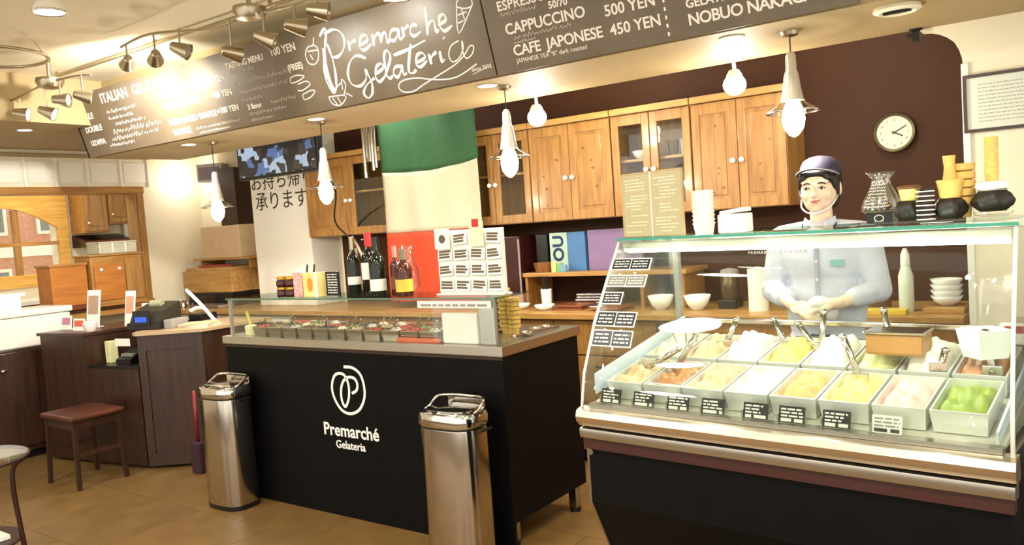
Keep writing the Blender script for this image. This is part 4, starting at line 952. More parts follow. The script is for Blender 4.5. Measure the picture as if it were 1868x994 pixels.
obj('body', Bm().box(-.035, .035, -.01, .01, 0, .055, .004), WHITE, th); obj('display', Bm().box(-.025, .025, -.012, -.01, .03, .048), mat('red_display', (170, 30, 40), .3), th)
# spatulas standing in the gelato
def spat(px, py, x, y, zt, dx, label, flat=True):
    zb = dz(y)+.055; s = thing('gelato_spatula', label, 'spatula', cw(x, y, zb), CA, 'spatulas in the gelato')
    L = zt-zb
    obj('handle', Bm().tube([(0, 0, .0), (dx*.5, .02, L*.5), (dx, .035, L)], .009, 8), STEELZ, s, True)
    obj('blade', Bm().box(-.022, .022, -.003, .003, -.03, .02, .002), STEELZ, s)
    obj('knob', Bm().ell((dx, .035, L), .0115, .0115, .008, 10, 6), CHROME, s, True)
for i, (x, y, zt, dx) in enumerate(((.12, .17, 1.04, .10), (.22, .17, 1.09, .06), (.27, .40, 1.10, .03), (.46, .42, 1.10, -.05), (.545, .42, 1.09, -.06), (.57, .40, 1.13, 0.), (.76, .42, 1.135, -.03), (.74, .2, 1.09, -.05), (.9, .3, 1.05, .01), (1.02, .3, 1.1, -.02))):
    spat(0, 0, x, y, zt, dx, 'steel gelato spatula, %s among those standing in the display case' % (PO[:6]+('fourth from right', 'third from right', 'second from right', 'rightmost'))[i])
# glass scoop holder on the left
sh2 = thing('scoop_holder', 'small wire holder with white rims standing at the left end of the case', 'holder', cw(.16, .36, dz(.36)+.075), CA)
obj('ring', Bm().tube([(.05*math.cos(a*PI/10), .05*math.sin(a*PI/10), .06) for a in range(20)], .004, 6, closed=True), WHITE, sh2, True)
for k in range(4): a = k*PI/2+.5; obj('rod', Bm().tube([(.05*math.cos(a), .05*math.sin(a), .06), (.03*math.cos(a), .03*math.sin(a), 0)], .003, 6), STEELZ, sh2)
# price cards along the front
CARDX = (.085, .195, .305, .41, .53, .625, .735, .85)
for i, x in enumerate(CARDX):
    c = thing('price_card', '%s price card, %s along the front of the case' % ('white' if i == 7 else 'black', PO[i]), 'price card', cw(x, .026, .902), CA, 'price cards in the display case')
    wd, hg = .066, .042
    R_ = Matrix.Rotation(-.25, 4, 'X')
    obj('card', Bm().box(-wd/2, wd/2, 0, .003, 0, hg).xf(R_), PAPER if i == 7 else BLK, c)
    t = Bm()
    for k in range(3): dashes(t, -wd*.42, wd*.3+random.uniform(-.015, .01), hg*(.76-.2*k), -.0002, .006)
    t.xf(R_); obj('lines', t, GRAYP if i == 7 else PAPER, c)
    t = Bm(); dashes(t, -wd*.42, wd*.42, .003, -.0002, .012); t.xf(R_); obj('price', t, INK if i == 7 else PAPER, c)
    obj('clip', Bm().box(-wd/2-.004, -wd/2, -.002, .006, -.002, hg*.5), GRAYP, c)
# printed cards taped on the left part of the front glass
def on_glass(s, z):
    for k in range(len(PR)-1):
        if PR[k][1] <= z <= PR[k+1][1]:
            f = (z-PR[k][1])/(PR[k+1][1]-PR[k][1]); y = PR[k][0]+f*(PR[k+1][0]-PR[k][0])
            sl = math.atan2(PR[k+1][0]-PR[k][0], PR[k+1][1]-PR[k][1]); q = (1-s)+s*RT/LT
            return y*q, sl*q
RNM = ('top', 'second', 'third', 'fourth', 'bottom')
for r, (z, hg) in enumerate(((1.298, .034), (1.25, .034), (1.2, .034), (1.142, .042), (1.088, .044))):
    for i in range(2):
        if r == 2 and i == 1: continue
        x = .043+i*.07
        y, sl = on_glass(x/CL, z)
        c = thing('flavour_card', 'printed flavour card taped to the case glass, %s row, %s column' % (RNM[r], ('left', 'right')[i]), 'flavour card', cw(x, y-.006, z), group='cards taped to the case glass')
        c.rotation_euler = (-sl, 0, CA); wd = .064
        cc_ = obj('card', Bm().box(-wd/2, wd/2, -.001, .0, -hg/2, hg/2), BLK if r in (0, 2, 3, 4) else mat('grey_card', (130, 128, 112), .6), c)
        obj('border', Bm().box(-wd/2-.004, wd/2+.004, 0, .0012, -hg/2-.004, hg/2+.004), PAPER, c)
        t = Bm()
        for k in range(3): dashes(t, -wd*.4, wd*.4, hg*(.2-.26*k), -.0014, hg*.16, .0003)
        obj('lines', t, PAPER, c)
t = Bm(); y, sl = on_glass(.5, 1.322)
gt_ = thing('glass_lettering', 'small grey lettering on the upper middle of the case glass', 'lettering', cw(.5*CL, y-.005, 1.32), group=None); gt_.rotation_euler = (-sl, 0, CA)
add_text(t, 'PREMARCHE GELATERIA', 0, 0, 0, .012, 'CENTER', wide=1.3); obj('letters', t, GRAYP, gt_)
# ================================================================ on top of the case
TZ = ZTOP+.0105
mn = thing('menu_folder', 'beige two page menu folder standing on the left end of the case', 'menu', cw(.115, .275, TZ), CA-.18)
MB = mat('menu_beige', (186, 174, 134), .5, var=.03)
for s, x0, x1 in ((1, -.118, -.002), (1, .002, .118)):
    pg = obj('page', Bm().box(x0, x1, -.003, .003, 0, .198, .001), MB, mn)
    t = Bm()
    for k in range(17):
        if random.random() < .9: dashes(t, x0+.012+random.choice((0, .02)), x1-.012-random.choice((0, .01, .03)), .178-k*.0102, -.0032, .0045)
    obj('print', t, mat('menu_print', (236, 226, 200), .6), pg)
obj('spine', Bm().box(-.002, .002, -.005, .004, 0, .2), PAPER, mn)
obj('frame_edge', Bm().box(-.122, -.118, -.004, .004, 0, .2).box(.118, .122, -.004, .004, 0, .2).box(-.118, .118, -.004, .004, .198, .202), mat('menu_edge', (196, 168, 120), .5), mn)
obj('foot', Bm().box(-.12, .12, -.02, .05, 0, .004), GLASS, mn)
cs = thing('cup_stack', 'tall white stack of paper cups on the case beside the menu folder', 'cup stack', cw(.285, .28, TZ), CA)
for k in range(9): obj('cup', Bm().lathe([(.026, k*.012), (.032, k*.012+.03), (.034, k*.012+.031), (.034, k*.012+.0335), (.024, k*.012+.0335)], 18), PAPER, cs, smooth=40)
nb = thing('napkin_holder', 'white folded napkin pack on the case right of the cup stack', 'napkins', cw(.375, .30, TZ), CA)
obj('pack', Bm().box(-.04, .04, -.035, .035, 0, .055, .006), mat('pinkish_paper', (238, 226, 224), .6), nb)
obj('flap', Bm().box(-.035, .038, -.03, .03, .056, .068, .003, rot=Matrix.Rotation(-.12, 3, 'Y')), PAPER, nb)
vz = thing('glass_vase', 'clear flared glass decanter with white lettering, on a black stand', 'decanter', cw(.735, .46, TZ), CA)
obj('stand', Bm().box(-.034, .034, -.03, .03, 0, .03, .004), BLK, vz)
obj('emblem', Bm().tube([(.012*math.cos(a*PI/8), -.0305, .015+.009*math.sin(a*PI/8)) for a in range(16)], .0014, 5, closed=True), PAPER, vz)
obj('glass', Bm().lathe([(.046, .031), (.052, .036), (.052, .05), (.042, .075), (.027, .105), (.023, .122), (.038, .142), (.036, .142), (.021, .122), (.025, .105), (.04, .075), (.049, .05), (.001, .036)], 22, cap=False), glass('vase_glass', (236, 232, 228), .25, .1), vz, smooth=True)
t = Bm()
for k in range(9):
    zz = .045+k*.0085; rr = .053-(k*.0034); scribble(t, -rr*.6, rr*.6, zz, .006, -rr*.9-.003, .0011)
obj('white_lettering', t, PAPER, vz)
# wafer and cup display at the right end
def ruff(x, y, z, label, r=.035, h=.05):
    d = thing('black_cup_holder', label, 'cup holder', cw(x, y, z), CA, 'black ruffled cup holders'); q = Bm(); n_ = 24; vs_, fs = [], []
    for j, (k, zz) in enumerate(((.6, 0), (.95, h*.25), (1.05, h*.5), (.95, h*.8), (.7, h), (.5, h))):
        for i in range(n_):
            a = 2*PI*i/n_; q_ = r*k*(1+.13*math.sin(6*a+j)); vs_.append((q_*math.cos(a), q_*math.sin(a), zz))
    for j in range(5):
        for i in range(n_): fs.append((j*n_+i, j*n_+(i+1) % n_, (j+1)*n_+(i+1) % n_, (j+1)*n_+i))
    fs += [tuple(range(n_-1, -1, -1)), tuple(5*n_+i for i in range(n_))]
    obj('ruffle', q._new(vs_, fs), mat('black_brown', (34, 26, 16), .5), d, smooth=50); return d
tag(obj('acrylic_plinth', Bm().box(-.21, .2, -.055, .055, 0, .008, .002), GLASS), 'clear acrylic plinth carrying the wafers at the right end of the case', 'plinth')
pl = bpy.data.objects['acrylic_plinth']; pl.location = cw(.91, .33, TZ); pl.rotation_euler = (0, 0, CA)
TP = TZ+.0085
ruff(.835, .35, TP, 'black ruffled holder under the yellow cup, nearest the decanter')
ruff(.935, .33, TP, 'black ruffled holder in the middle of the wafer display')
ruff(1.025, .34, TP+.012, 'black ruffled holder at the far right end of the case', .042)
yc = thing('yellow_cup', 'pale yellow cup on the black holder nearest the decanter', 'cup', cw(.835, .35, TP+.0505), CA)
obj('cup', Bm().lathe([(.02, 0), (.026, .03), (.024, .03), (.018, .003), (.001, .003)], 16, cap=False), mat('pale_yellow', (232, 218, 130), .5), yc, smooth=40)
obj('lid', Bm().lathe([(.029, .031), (.029, .036), (.02, .04)], 16), mat('brown_lid', (120, 70, 44), .4), yc, smooth=40)
ls = thing('lid_stack', 'stack of striped cup lids on the case between the holders', 'cup stack', cw(.885, .30, TP), CA, 'striped cup stacks')
for k in range(14): obj('rim', Bm().cyl((0, 0, k*.0058), .022, .0029, 14), (PAPER, BLK)[k % 2], ls)
cone_stack(*cw(.955, .365, TP), 5, 'wafer cone stack behind the middle black holder', .03, grp='wafer cones on the case')
tw = thing('wafer_cone', 'single tall wafer cone standing upright in the middle of the wafer display', 'wafer cone', cw(.935, .33, TP+.0505), CA)
WF = mat('wafer', (226, 184, 100), .7)
obj('cone', Bm().lathe([(.024, 0), (.03, .04), (.016, .045), (.012, .075), (.015, .105), (.012, .105)], 16), WF, tw, smooth=40)
obj('cup_rim', Bm().lathe([(.03, .036), (.032, .044), (.028, .046)], 16), WF, tw, smooth=40)
tw = thing('wafer_column', 'tall column of nested golden wafer cones on the white dish, far right', 'wafer cones', cw(1.035, .33, TP+.0655), CA)
for k in range(5): obj('cone', Bm().lathe([(.014, k*.019), (.016, k*.019+.03), (.013, k*.019+.03)], 16), WF, tw, smooth=40)
wd_ = thing('white_dish', 'white lidded dish on the far right black holder', 'dish', cw(1.025, .34, TP+.0625), CA)
obj('dish', Bm().lathe([(.03, 0), (.036, .004), (.036, .02), (.03, .022)], 20), CHINA, wd_, smooth=40)
tag(obj('glass_dish', Bm().lathe([(.03, 0), (.042, .004), (.044, .0115), (.02, .0118)], 20), GLASS, smooth=40), 'flat clear dish under the far right black holder', 'dish')
bpy.data.objects['glass_dish'].location = cw(1.025, .34, TP)
bpy.data.objects['wafer_column'].location = cw(1.025, .34, TP+.085)
# dark cabinet beyond the right end of the case
rc = thing('side_cabinet', 'dark wooden cabinet edge beyond the right end of the display case', 'cabinet', (.18, 2.75, 0))
obj('body', Bm().box(-.16, .3, -.25, .3, .06, 1.0, .006), DARKW, rc); obj('plinth', Bm().box(-.15, .29, -.23, .29, 0, .06), BLK, rc); obj('top', Bm().box(-.17, .31, -.26, .31, 1.0, 1.03, .005), DARKX, rc)
# ================================================================ shop assistant
def cap_(b, p, q, r1, r2, n=14, m=6, sq=1.):
    """tapered capsule"""
    p, q = Vector(p), Vector(q); d = q-p; L = d.length; R_ = d.to_track_quat('Z', 'Y').to_matrix()
    pr = [(r1*math.sin(PI/2*j/m), -r1*math.cos(PI/2*j/m)) for j in range(m)]+[(r1, 0)]+[(r2*math.cos(PI/2*j/m), L+r2*math.sin(PI/2*j/m)) for j in range(m+1)]
    pr[0] = (.0005, pr[0][1]); pr[-1] = (.0005, pr[-1][1])
    b.lathe(pr, n, p, sx=1, sy=sq, rot=R_); return b
def fuse(name, b, m, parent, vox, it=6, fac=.5):
    o = obj(name, b, m, parent, True)
    md = o.modifiers.new('r', 'REMESH'); md.mode = 'VOXEL'; md.voxel_size = vox; md.use_smooth_shade = True
    s = o.modifiers.new('s', 'SMOOTH'); s.iterations = it; s.factor = fac
    dg = bpy.context.evaluated_depsgraph_get(); me = bpy.data.meshes.new_from_object(o.evaluated_get(dg))
    o.modifiers.clear(); old = o.data; o.data = me; bpy.data.meshes.remove(old)
    if not me.materials: me.materials.append(m)
    for p in me.polygons: p.use_smooth = True
    return o
SKIN = mat('skin', (246, 220, 192), .5, var=.03, scale=8)
SHIRT = mat('pale_blue_shirt', (204, 208, 222), .8, var=.05, scale=20)
NAVY = mat('navy_cloth', (52, 48, 68), .8, var=.1, scale=40)
per = thing('person', 'person in a pale blue shirt and navy cap standing behind the display case', 'person', (-.86, 3.3, 0))
HZ = 1.503; HC = Vector((0, 0, HZ))                                 # head centre, facing -Y
b = Bm()
Ry = lambda a: Matrix.Rotation(a, 3, 'Y'); Rx = lambda a: Matrix.Rotation(a, 3, 'X')
def H(x, y, z): return HC+Vector((x, y, z))
b.ell(H(0, .012, .028), .072, .088, .078, 24, 16)                   # skull
b.ell(H(0, -.018, -.016), .067, .066, .076, 24, 16)                  # face
b.ell(H(0, -.03, -.055), .053, .05, .042, 20, 12)                   # jaw
b.ell(H(0, -.058, -.082), .02, .018, .016, 14, 10)                  # chin
for s in (-1, 1):
    b.ell(H(s*.034, -.056, -.028), .026, .022, .026, 14, 10)        # cheeks
    b.ell(H(s*.073, .008, -.008), .008, .016, .028, 12, 8, rot=Matrix.Rotation(s*.3, 3, 'Z'))   # ears
    b.ell(H(s*.03, -.066, .02), .024, .014, .01, 12, 8)            # brow ridge
b.ell(H(0, -.082, -.012), .0075, .012, .024, 12, 8, rot=Rx(.18))    # nose bridge
b.ell(H(0, -.092, -.03), .0105, .012, .009, 12, 8)                  # nose tip
for s in (-1, 1): b.ell(H(s*.009, -.085, -.033), .007, .008, .006, 10, 8)
b.ell(H(0, -.078, -.051), .02, .01, .012, 12, 8)                    # mouth mound
cap_(b, (0, .012, 1.33), (0, .0, 1.44), .044, .042)                 # neck
# trunk
b.ell((0, .01, 1.24), .15, .088, .13, 20, 14); b.ell((0, .015, 1.02), .125, .085, .2, 20, 14); b.ell((0, .02, .85), .15, .1, .13, 20, 14)
for s in (-1, 1):
    cap_(b, (s*.03, .01, 1.345), (s*.145, .01, 1.315), .032, .04)
    cap_(b, (s*.155, .01, 1.305), (s*.195, .0, 1.10), .042, .034)   # upper arm
    cap_(b, (s*.195, .0, 1.10), (s*.085, -.16, 1.065), .033, .022)  # forearm
    cap_(b, (s*.085, .02, .84), (s*.09, .02, .47), .078, .05); cap_(b, (s*.09, .02, .47), (s*.09, .03, .09), .048, .034)
    b.ell((s*.09, -.03, .045), .036, .11, .04, 14, 8)
# hands: palm, four fingers of unequal length with knuckle bends, thumb from the side of the palm
def hand(b, w_, pdir, ndir, s):
    """w_ wrist, pdir along the palm, ndir out of the back of the hand, s = +1 thumb on the +side"""
    w_ = Vector(w_); pd = Vector(pdir).normalized(); nd = Vector(ndir); nd = (nd-pd*nd.dot(pd)).normalized(); sd = pd.cross(nd)*s
    P = lambda a, c, e: w_+pd*a+sd*c+nd*e
    M3 = Matrix((sd, pd, nd)).transposed()
    b.ell(P(.042, 0, 0), .036, .044, .014, 14, 10, rot=M3)
    cap_(b, P(-.01, 0, 0), P(.02, 0, 0), .021, .022, 12, 5)
    for k, (off, L) in enumerate(((.026, .068), (.009, .076), (-.009, .071), (-.026, .056))):
        a0 = P(.074, off, .002); a1 = P(.074+L*.42, off*1.05, -.006); a2 = P(.074+L*.68, off*1.0, -.024); a3 = P(.074+L*.74, off*.95, -.042)
        cap_(b, a0, a1, .0092, .0085, 10, 4); cap_(b, a1, a2, .0085, .008, 10, 4); cap_(b, a2, a3, .008, .007, 10, 4)
    t0, t1, t2, t3 = P(.018, .026, -.004), P(.045, .048, -.012), P(.068, .054, -.022), P(.088, .05, -.03)
    cap_(b, t0, t1, .013, .0105, 10, 4); cap_(b, t1, t2, .0105, .0095, 10, 4); cap_(b, t2, t3, .0095, .008, 10, 4)
hand(b, (-.078, -.168, 1.062), (.8, -.42, -.25), (0, -.5, .85), -1)
hand(b, (.08, -.165, 1.068), (-.85, -.3, -.15), (0, -.5, .85), 1)
fuse('body', b, SKIN, per, .0042, 5, .45)
# face details
EYE = mat('dark_eye', (30, 20, 16), .2); BR = mat('brow_hair', (52, 36, 28), .8); LIP = mat('lips', (206, 118, 104), .4)
for s in (-1, 1):
    ew = obj('eye', Bm().ell(H(s*.0285, -.0765, -.004), .0125, .006, .0048, 14, 8, rot=Matrix.Rotation(s*.28, 3, 'Z')), mat('eye_white', (238, 232, 224), .3), per, True)
    obj('iris', Bm().ell(H(s*.0285-.001, -.0815, -.0042), .0052, .0025, .0045, 12, 8), EYE, ew, True)
    obj('eyelid', Bm().tube(smooth_path([H(s*.0165, -.0825, -.0035), H(s*.024, -.0835, .0012), H(s*.033, -.0815, .0008), H(s*.0415, -.075, -.0045)], 4), .0016, 6), BR, ew, True)
    obj('eyebrow', Bm().tube(smooth_path([H(s*.0135, -.083, .0135), H(s*.026, -.083, .0175), H(s*.043, -.0735, .0125)], 4), [.0014+.0012*math.sin(k*PI/8) for k in range(9)], 6, flat=.5), BR, per, True)
mo_ = obj('mouth', Bm().tube(smooth_path([H(-.022, -.0795, -.0485), H(-.01, -.0875, -.0515), H(0, -.0892, -.0515), H(.01, -.0875, -.0515), H(.022, -.0795, -.0485)], 4), [.0012+.0026*math.sin(k*PI/16) for k in range(17)], 6), LIP, per, True)
obj('lower_lip', Bm().ell(H(0, -.0865, -.0565), .013, .005, .0035, 12, 8), LIP, mo_, True)
# hair under the cap
hr = Bm(); hr.ell(H(0, .024, .022), .0775, .09, .082, 24, 16); hr.ell(H(0, .05, -.04), .062, .05, .06, 18, 12)
for s in (-1, 1): hr.ell(H(s*.064, -.026, .02), .012, .026, .036, 12, 8); hr.ell(H(s*.067, .0, -.0), .01, .03, .04, 12, 8)
hr.ell(H(0, -.052, .052), .056, .026, .022, 16, 10)
for s in (-1, 1): hr.ell(H(s*.045, -.05, .036), .022, .02, .02, 12, 8)
fuse('hair', hr, mat('black_hair', (26, 20, 18), .45, scale=60, var=.3), per, .005, 4)
cp = Bm(); cp.lathe([(.0845, .046), (.0855, .056), (.083, .076), (.072, .097), (.05, .111), (.022, .118), (.001, .119)], 32, H(0, .016, .004), sx=.905, sy=1.08, cap=False, rot=Rx(-.14))
capo = obj('cap', cp, NAVY, per, True); solid(capo, .003)
vs_, fs = [], []; n = 18
for j in range(5):
    for i in range(n+1):
        a = PI*(1.12+.76*i/n); f = j/4
        r = 1+.0*f; x = .082*math.cos(a)*(1+.06*f); y = .093*math.sin(a)-.04*f*(math.sin(PI*i/n)**.6)
        vs_.append(H(x, .012+y,   .058+.012*math.sin(PI*i/n)-.014*f*(1-.9*math.sin(PI*i/n))+.002*f))
for j in range(4):
    for i in range(n): k = j*(n+1)+i; fs.append((k, k+1, k+n+2, k+n+1))
brim = obj('brim', Bm()._new(vs_, fs), NAVY, capo, True); solid(brim, .004)
obj('piping', Bm().tube([v for v in vs_[-(n+1):]], .0022, 6), mat('grey_piping', (170, 164, 172), .7), capo, True)
obj('button', Bm().ell(H(0, .012, .121), .007, .007, .004, 10, 6), NAVY, capo, True)
# clear chin guard with a white rim
gd = obj('chin_guard', Bm().tube(smooth_path([H(-.066, -.02, -.045), H(-.056, -.06, -.072), H(-.03, -.09, -.092), H(0, -.098, -.098), H(.03, -.09, -.092), H(.056, -.06, -.072), H(.066, -.02, -.045)], 5), .0032, 6), mat('white_rim', (244, 240, 236), .4), per, True)
for s in (-1, 1): obj('ear_loop', Bm().tube([H(s*.066, -.02, -.045), H(s*.074, .0, -.02), H(s*.076, .016, .012)], .0015, 5), mat('white_rim', (244, 240, 236), .4), gd)
gv, gf = [], []; nn = 12
for j in range(3):
    for i in range(nn+1):
        t_ = i/nn*2-1; th_ = t_*1.0
        gv.append(H(.068*math.sin(th_), -.034-.066*math.cos(th_)-.006*j, -.098+.03*abs(t_)+.022*j))
for j in range(2):
    for i in range(nn): k = j*(nn+1)+i; gf.append((k, k+1, k+nn+2, k+nn+1))
obj('clear_visor', Bm()._new(gv, gf), glass('visor_film', (250, 250, 250), .03), gd, True)
# shirt
b = Bm(); b.ell((0, .012, 1.235), .168, .104, .142, 22, 14); b.ell((0, .018, 1.04), .155, .103, .23, 22, 14); b.ell((0, .02, .86), .165, .115, .13, 20, 12)
for s in (-1, 1):
    cap_(b, (s*.05, .012, 1.345), (s*.15, .01, 1.315), .034, .05)
    cap_(b, (s*.158, .01, 1.305), (s*.2, .0, 1.10), .056, .048); cap_(b, (s*.2, .0, 1.1), (s*.135, -.09, 1.08), .047, .04)
    b.ell((s*.2, -.02, 1.13), .05, .03, .02, 12, 8, rot=Ry(s*.5)); b.ell((s*.17, -.06, 1.1), .04, .035, .016, 12, 8)
b.lathe([(.06, 1.345), (.056, 1.375), (.054, 1.376), (.05, 1.33)], 20, (0, .01, 0), cap=True)
shirt = fuse('shirt', b, SHIRT, per, .0065, 4, .5)
for s in (-1, 1):
    c = Bm(); c.extr([(s*.006, -.074, 1.318), (s*.028, -.066, 1.372), (s*.058, -.02, 1.388), (s*.064, -.03, 1.364), (s*.05, -.088, 1.316)], (0, .004, .003))
    c2 = obj('collar', c, SHIRT, shirt)
    obj('collar_piping', Bm().tube([(s*.006, -.075, 1.318), (s*.05, -.09, 1.316), (s*.064, -.032, 1.363)], .003, 6), NAVY, shirt)
    obj('cuff', Bm().tube([Vector((s*.138, -.094, 1.08))+Vector((.034*math.cos(a*PI/9)*.8, .034*math.cos(a*PI/9)*.5*s, .036*math.sin(a*PI/9))) for a in range(18)], .006, 6, closed=True), SHIRT, shirt, True)
obj('placket', Bm().box(-.008, .008, -.1, -.094, 1.08, 1.31, .002), mat('darker_shirt_seam', (164, 172, 190), .8), shirt)  # placket strip in a darker blue grey than the shirt
for k in range(3): obj('button', Bm().ell((0, -.1005, 1.29-k*.07), .005, .002, .005, 10, 6), WHITE, shirt, True)
obj('chest_badge', Bm().box(.05, .1, -.096, -.09, 1.2, 1.225, .002), mat('teal_badge', (120, 176, 176), .5), shirt)
ap = Bm(); ap.ell((0, .015, .8), .172, .125, .2, 20, 12)
for s in (-1, 1): cap_(ap, (s*.085, .02, .82), (s*.09, .02, .47), .092, .068); cap_(ap, (s*.09, .02, .47), (s*.09, .03, .1), .066, .058)
fuse('trousers', ap, mat('blue_denim', (66, 76, 96), .85, scale=60), per, .011, 3)
for s in (-1, 1):
    obj('shoe', Bm().ell((s*.09, -.04, .05), .045, .125, .05, 16, 8), BLK, per, True)
cl_ = tag(obj('wiping_cloth', Bm().ell((-.84, 3.14, 1.06), .045, .05, .035, 14, 8).ell((-.81, 3.16, 1.035), .035, .04, .045, 12, 8), mat('white_cotton', (236, 236, 230), .9, bump=.3, scale=30), smooth=True), 'white folded cloth held in both hands of the assistant', 'cloth')
# ================================================================ register desk and left side
B_, C_ = (-5.07, 2.84), (-4.73, 3.09)
DT = .905
dk = thing('register_desk', 'dark brown register desk with a recessed card reader bay, left of the island', 'desk', (-5.4, 3.1, 0))
obj('side_panel', Bm().prism([B_, C_, (-4.72, 3.15), (-5.03, 2.92)], .02, DT-.02), DARKW, dk, world=True)
obj('right_block', Bm().prism([(-5.09, 2.855), (-5.03, 2.925), (-4.73, 3.15), (-4.73, 3.6), (-5.15, 3.6), (-5.15, 2.9)], .02, DT-.021), DARKW, dk, world=True)
obj('front_panel', Bm().prism([(-5.578, 2.752), (-5.085, 2.835), (-5.095, 2.875), (-5.578, 2.792)], .02, .66), DARKW, dk, world=True)
obj('left_block', Bm().prism([(-6.05, 2.68), (-5.58, 2.75), (-5.58, 3.4), (-6.05, 3.35)], .02, DT-.021), DARKW, dk, world=True)
obj('bay_shelf', Bm().prism([(-5.578, 2.765), (-5.1, 2.845), (-5.152, 2.91), (-5.152, 3.4), (-5.578, 3.4)], .66, .68), BLK, dk, world=True)
obj('bay_back', Bm().box(-5.578, -5.155, 3.4, 3.42, .02, DT-.03), DARKW, dk, world=True)
obj('desk_top', Bm().prism([(-5.11, 2.83), (-5.06, 2.82), (-4.70, 3.08), (-4.70, 3.62), (-5.17, 3.62), (-5.17, 2.9)], DT-.02, DT), mat('tan_laminate', (186, 160, 124), .3), dk, world=True)
obj('left_top', Bm().prism([(-6.07, 2.665), (-5.57, 2.738), (-5.57, 3.42), (-6.07, 3.37)], DT-.02, DT), DARKX, dk, world=True)
# panel mouldings on the right face
d = (Vector((*C_, 0))-Vector((*B_, 0))); L = d.length; d.normalize(); nrm = Vector((d.y, -d.x, 0))
def face_strip(a0, a1, z0, z1, nm):
    p0, p1 = Vector((*B_, 0))+d*a0, Vector((*B_, 0))+d*a1
    obj(nm, Bm().prism([(p0.x, p0.y), (p1.x, p1.y), ((p1+nrm*.008).x, (p1+nrm*.008).y), ((p0+nrm*.008).x, (p0+nrm*.008).y)], z0, z1), DARKW, dk, world=True)
face_strip(0, L, DT-.12, DT-.02, 'top_rail'); face_strip(0, L, .02, .1, 'bottom_rail'); face_strip(0, .05, .1, DT-.12, 'stile'); face_strip(L-.05, L, .1, DT-.12, 'stile')
# things on the desk
def place(o, x, y, z, rz=0.): o.location = (x, y, z); o.rotation_euler = (0, 0, rz); return o
rg = thing('cash_register', 'dark cash register with a blue lit display on the desk', 'cash register', (-5.2, 3.05, DT), .35)
obj('base', Bm().box(-.13, .13, -.12, .14, 0, .05, .006), BLK, rg)
obj('body', Bm().extr([(-.12, -.1, .05), (-.12, -.06, .12), (-.12, .12, .17), (-.12, .12, .05)], (.24, 0, 0)), mat('charcoal_plastic', (44, 42, 34), .4), rg)
sc_ = obj('screen', Bm().box(-.07, .06, -.13, -.115, .03, .13, .004), BLK, rg); obj('display', Bm().box(-.05, .04, -.1325, -.13, .055, .09), emis('blue_display', (40, 70, 190), .6), sc_)
obj('printer', Bm().box(.13, .2, -.08, .08, 0, .06, .006), GRAYP, rg)
obj('paper_roll', Bm().cyl((-.06, .05, .16), .025, .09, 14, rot=Matrix.Rotation(PI/2, 3, 'Y')), mat('grey_roll', (150, 150, 120), .5), rg)
cr = thing('card_reader', 'black card reader with pale keys in the desk bay', 'card reader', (-5.34, 2.93, .681), .17)
obj('body', Bm().extr([(-.07, -.06, 0), (-.07, -.06, .03), (-.07, .06, .09), (-.07, .06, 0)], (.14, 0, 0)), BLK, cr)
t = Bm()
for i in range(4): obj('key', Bm().box(-.05+i*.028, -.03+i*.028, -.03, .0, .047, .066), GRAYP, cr)
o = tag(obj('price_tag', Bm().box(-.07, .07, -.004, 0, 0, .05, .002), PAPER), 'white paper tag on the upper front of the desk bay', 'tag'); place(o, -5.18, 2.80, DT-.085, .17)
tag(obj('drinks_carton', Bm().box(-5.55, -5.49, 2.87, 2.93, .681, .83, .004), mat('lime_white_card', (220, 220, 170), .5)), 'small lime and white carton in the desk bay', 'carton')
tag(obj('pink_pot', Bm().lathe([(.03, 0), (.045, .03), (.045, .06), (.03, .075)], 16, (-5.62, 2.82, DT)), mat('pale_pink_pot', (226, 206, 202), .4), smooth=40), 'pale pink pot at the edge of the desk bay', 'pot')
def sign_card(x, y, z, w_, h, c, label, lines=True, rz=.15, m=None):
    s = thing('leaflet_stand', label, 'leaflet stand', (x, y, z), rz, 'leaflets on the register desk')
    q = obj('card', Bm().box(-w_/2, w_/2, -.003, .003, 0, h).xf(Matrix.Rotation(-.15, 4, 'X')), PAPER, s)
    obj('picture', Bm().box(-w_*.4, w_*.4, -.0042, -.003, h*.35, h*.85).xf(Matrix.Rotation(-.15, 4, 'X')), mat('print_%d_%d_%d' % c, c, .5), q)
    obj('prop', Bm().box(-w_*.3, w_*.3, .02, .06, 0, .004), PAPER, s)
sign_card(-6.02, 2.85, DT, .11, .1, (190, 120, 150), 'small leaflet with pink letters at the left end of the desk')
sign_card(-5.9, 2.98, DT, .14, .27, (170, 140, 120), 'tall white leaflet holder standing on the left of the desk')
sign_card(-5.8, 2.83, DT, .12, .085, (206, 90, 70), 'low leaflet with a red picture on the left of the desk')
sign_card(-5.62, 3.1, DT, .1, .25, (200, 150, 120), 'white leaflet stand behind the desk bay')
sign_card(-5.52, 3.2, DT, .19, .15, (90, 80, 70), 'wide white notice with a black mark behind the cash register')
bs = tag(obj('printer_arm', Bm().tube(smooth_path([(-4.95, 3.35, DT), (-5.02, 3.3, DT+.12), (-5.12, 3.25, DT+.24)]), [.013]*10+[.01], 8), PAPER, smooth=True), 'white slanted receipt printer arm behind the cash register', 'arm')
for i, z in enumerate((0, .012)): 
    o = tag(obj('paper_pad', Bm().box(-.12, .1, -.08, .08, 0, .01, .002), (PAPER, CARDB)[i]), ('white paper pad lying beneath the tan one on the desk', 'tan paper pad lying on the right end of the desk')[i], 'paper pad', 'paper pads on the desk'); place(o, -4.9, 3.2, DT+z, .3+i*.2)
fo = thing('office_phone', 'black and white telephone behind the cash register on the desk', 'telephone', (-5.25, 3.45, DT), .2)
obj('base', Bm().box(-.06, .06, -.08, .08, 0, .05, .01), BLK, fo); obj('handset', Bm().tube(smooth_path([(-.05, -.07, .07), (-.05, 0, .085), (-.05, .07, .07)]), .016, 8), WHITE, fo, True)
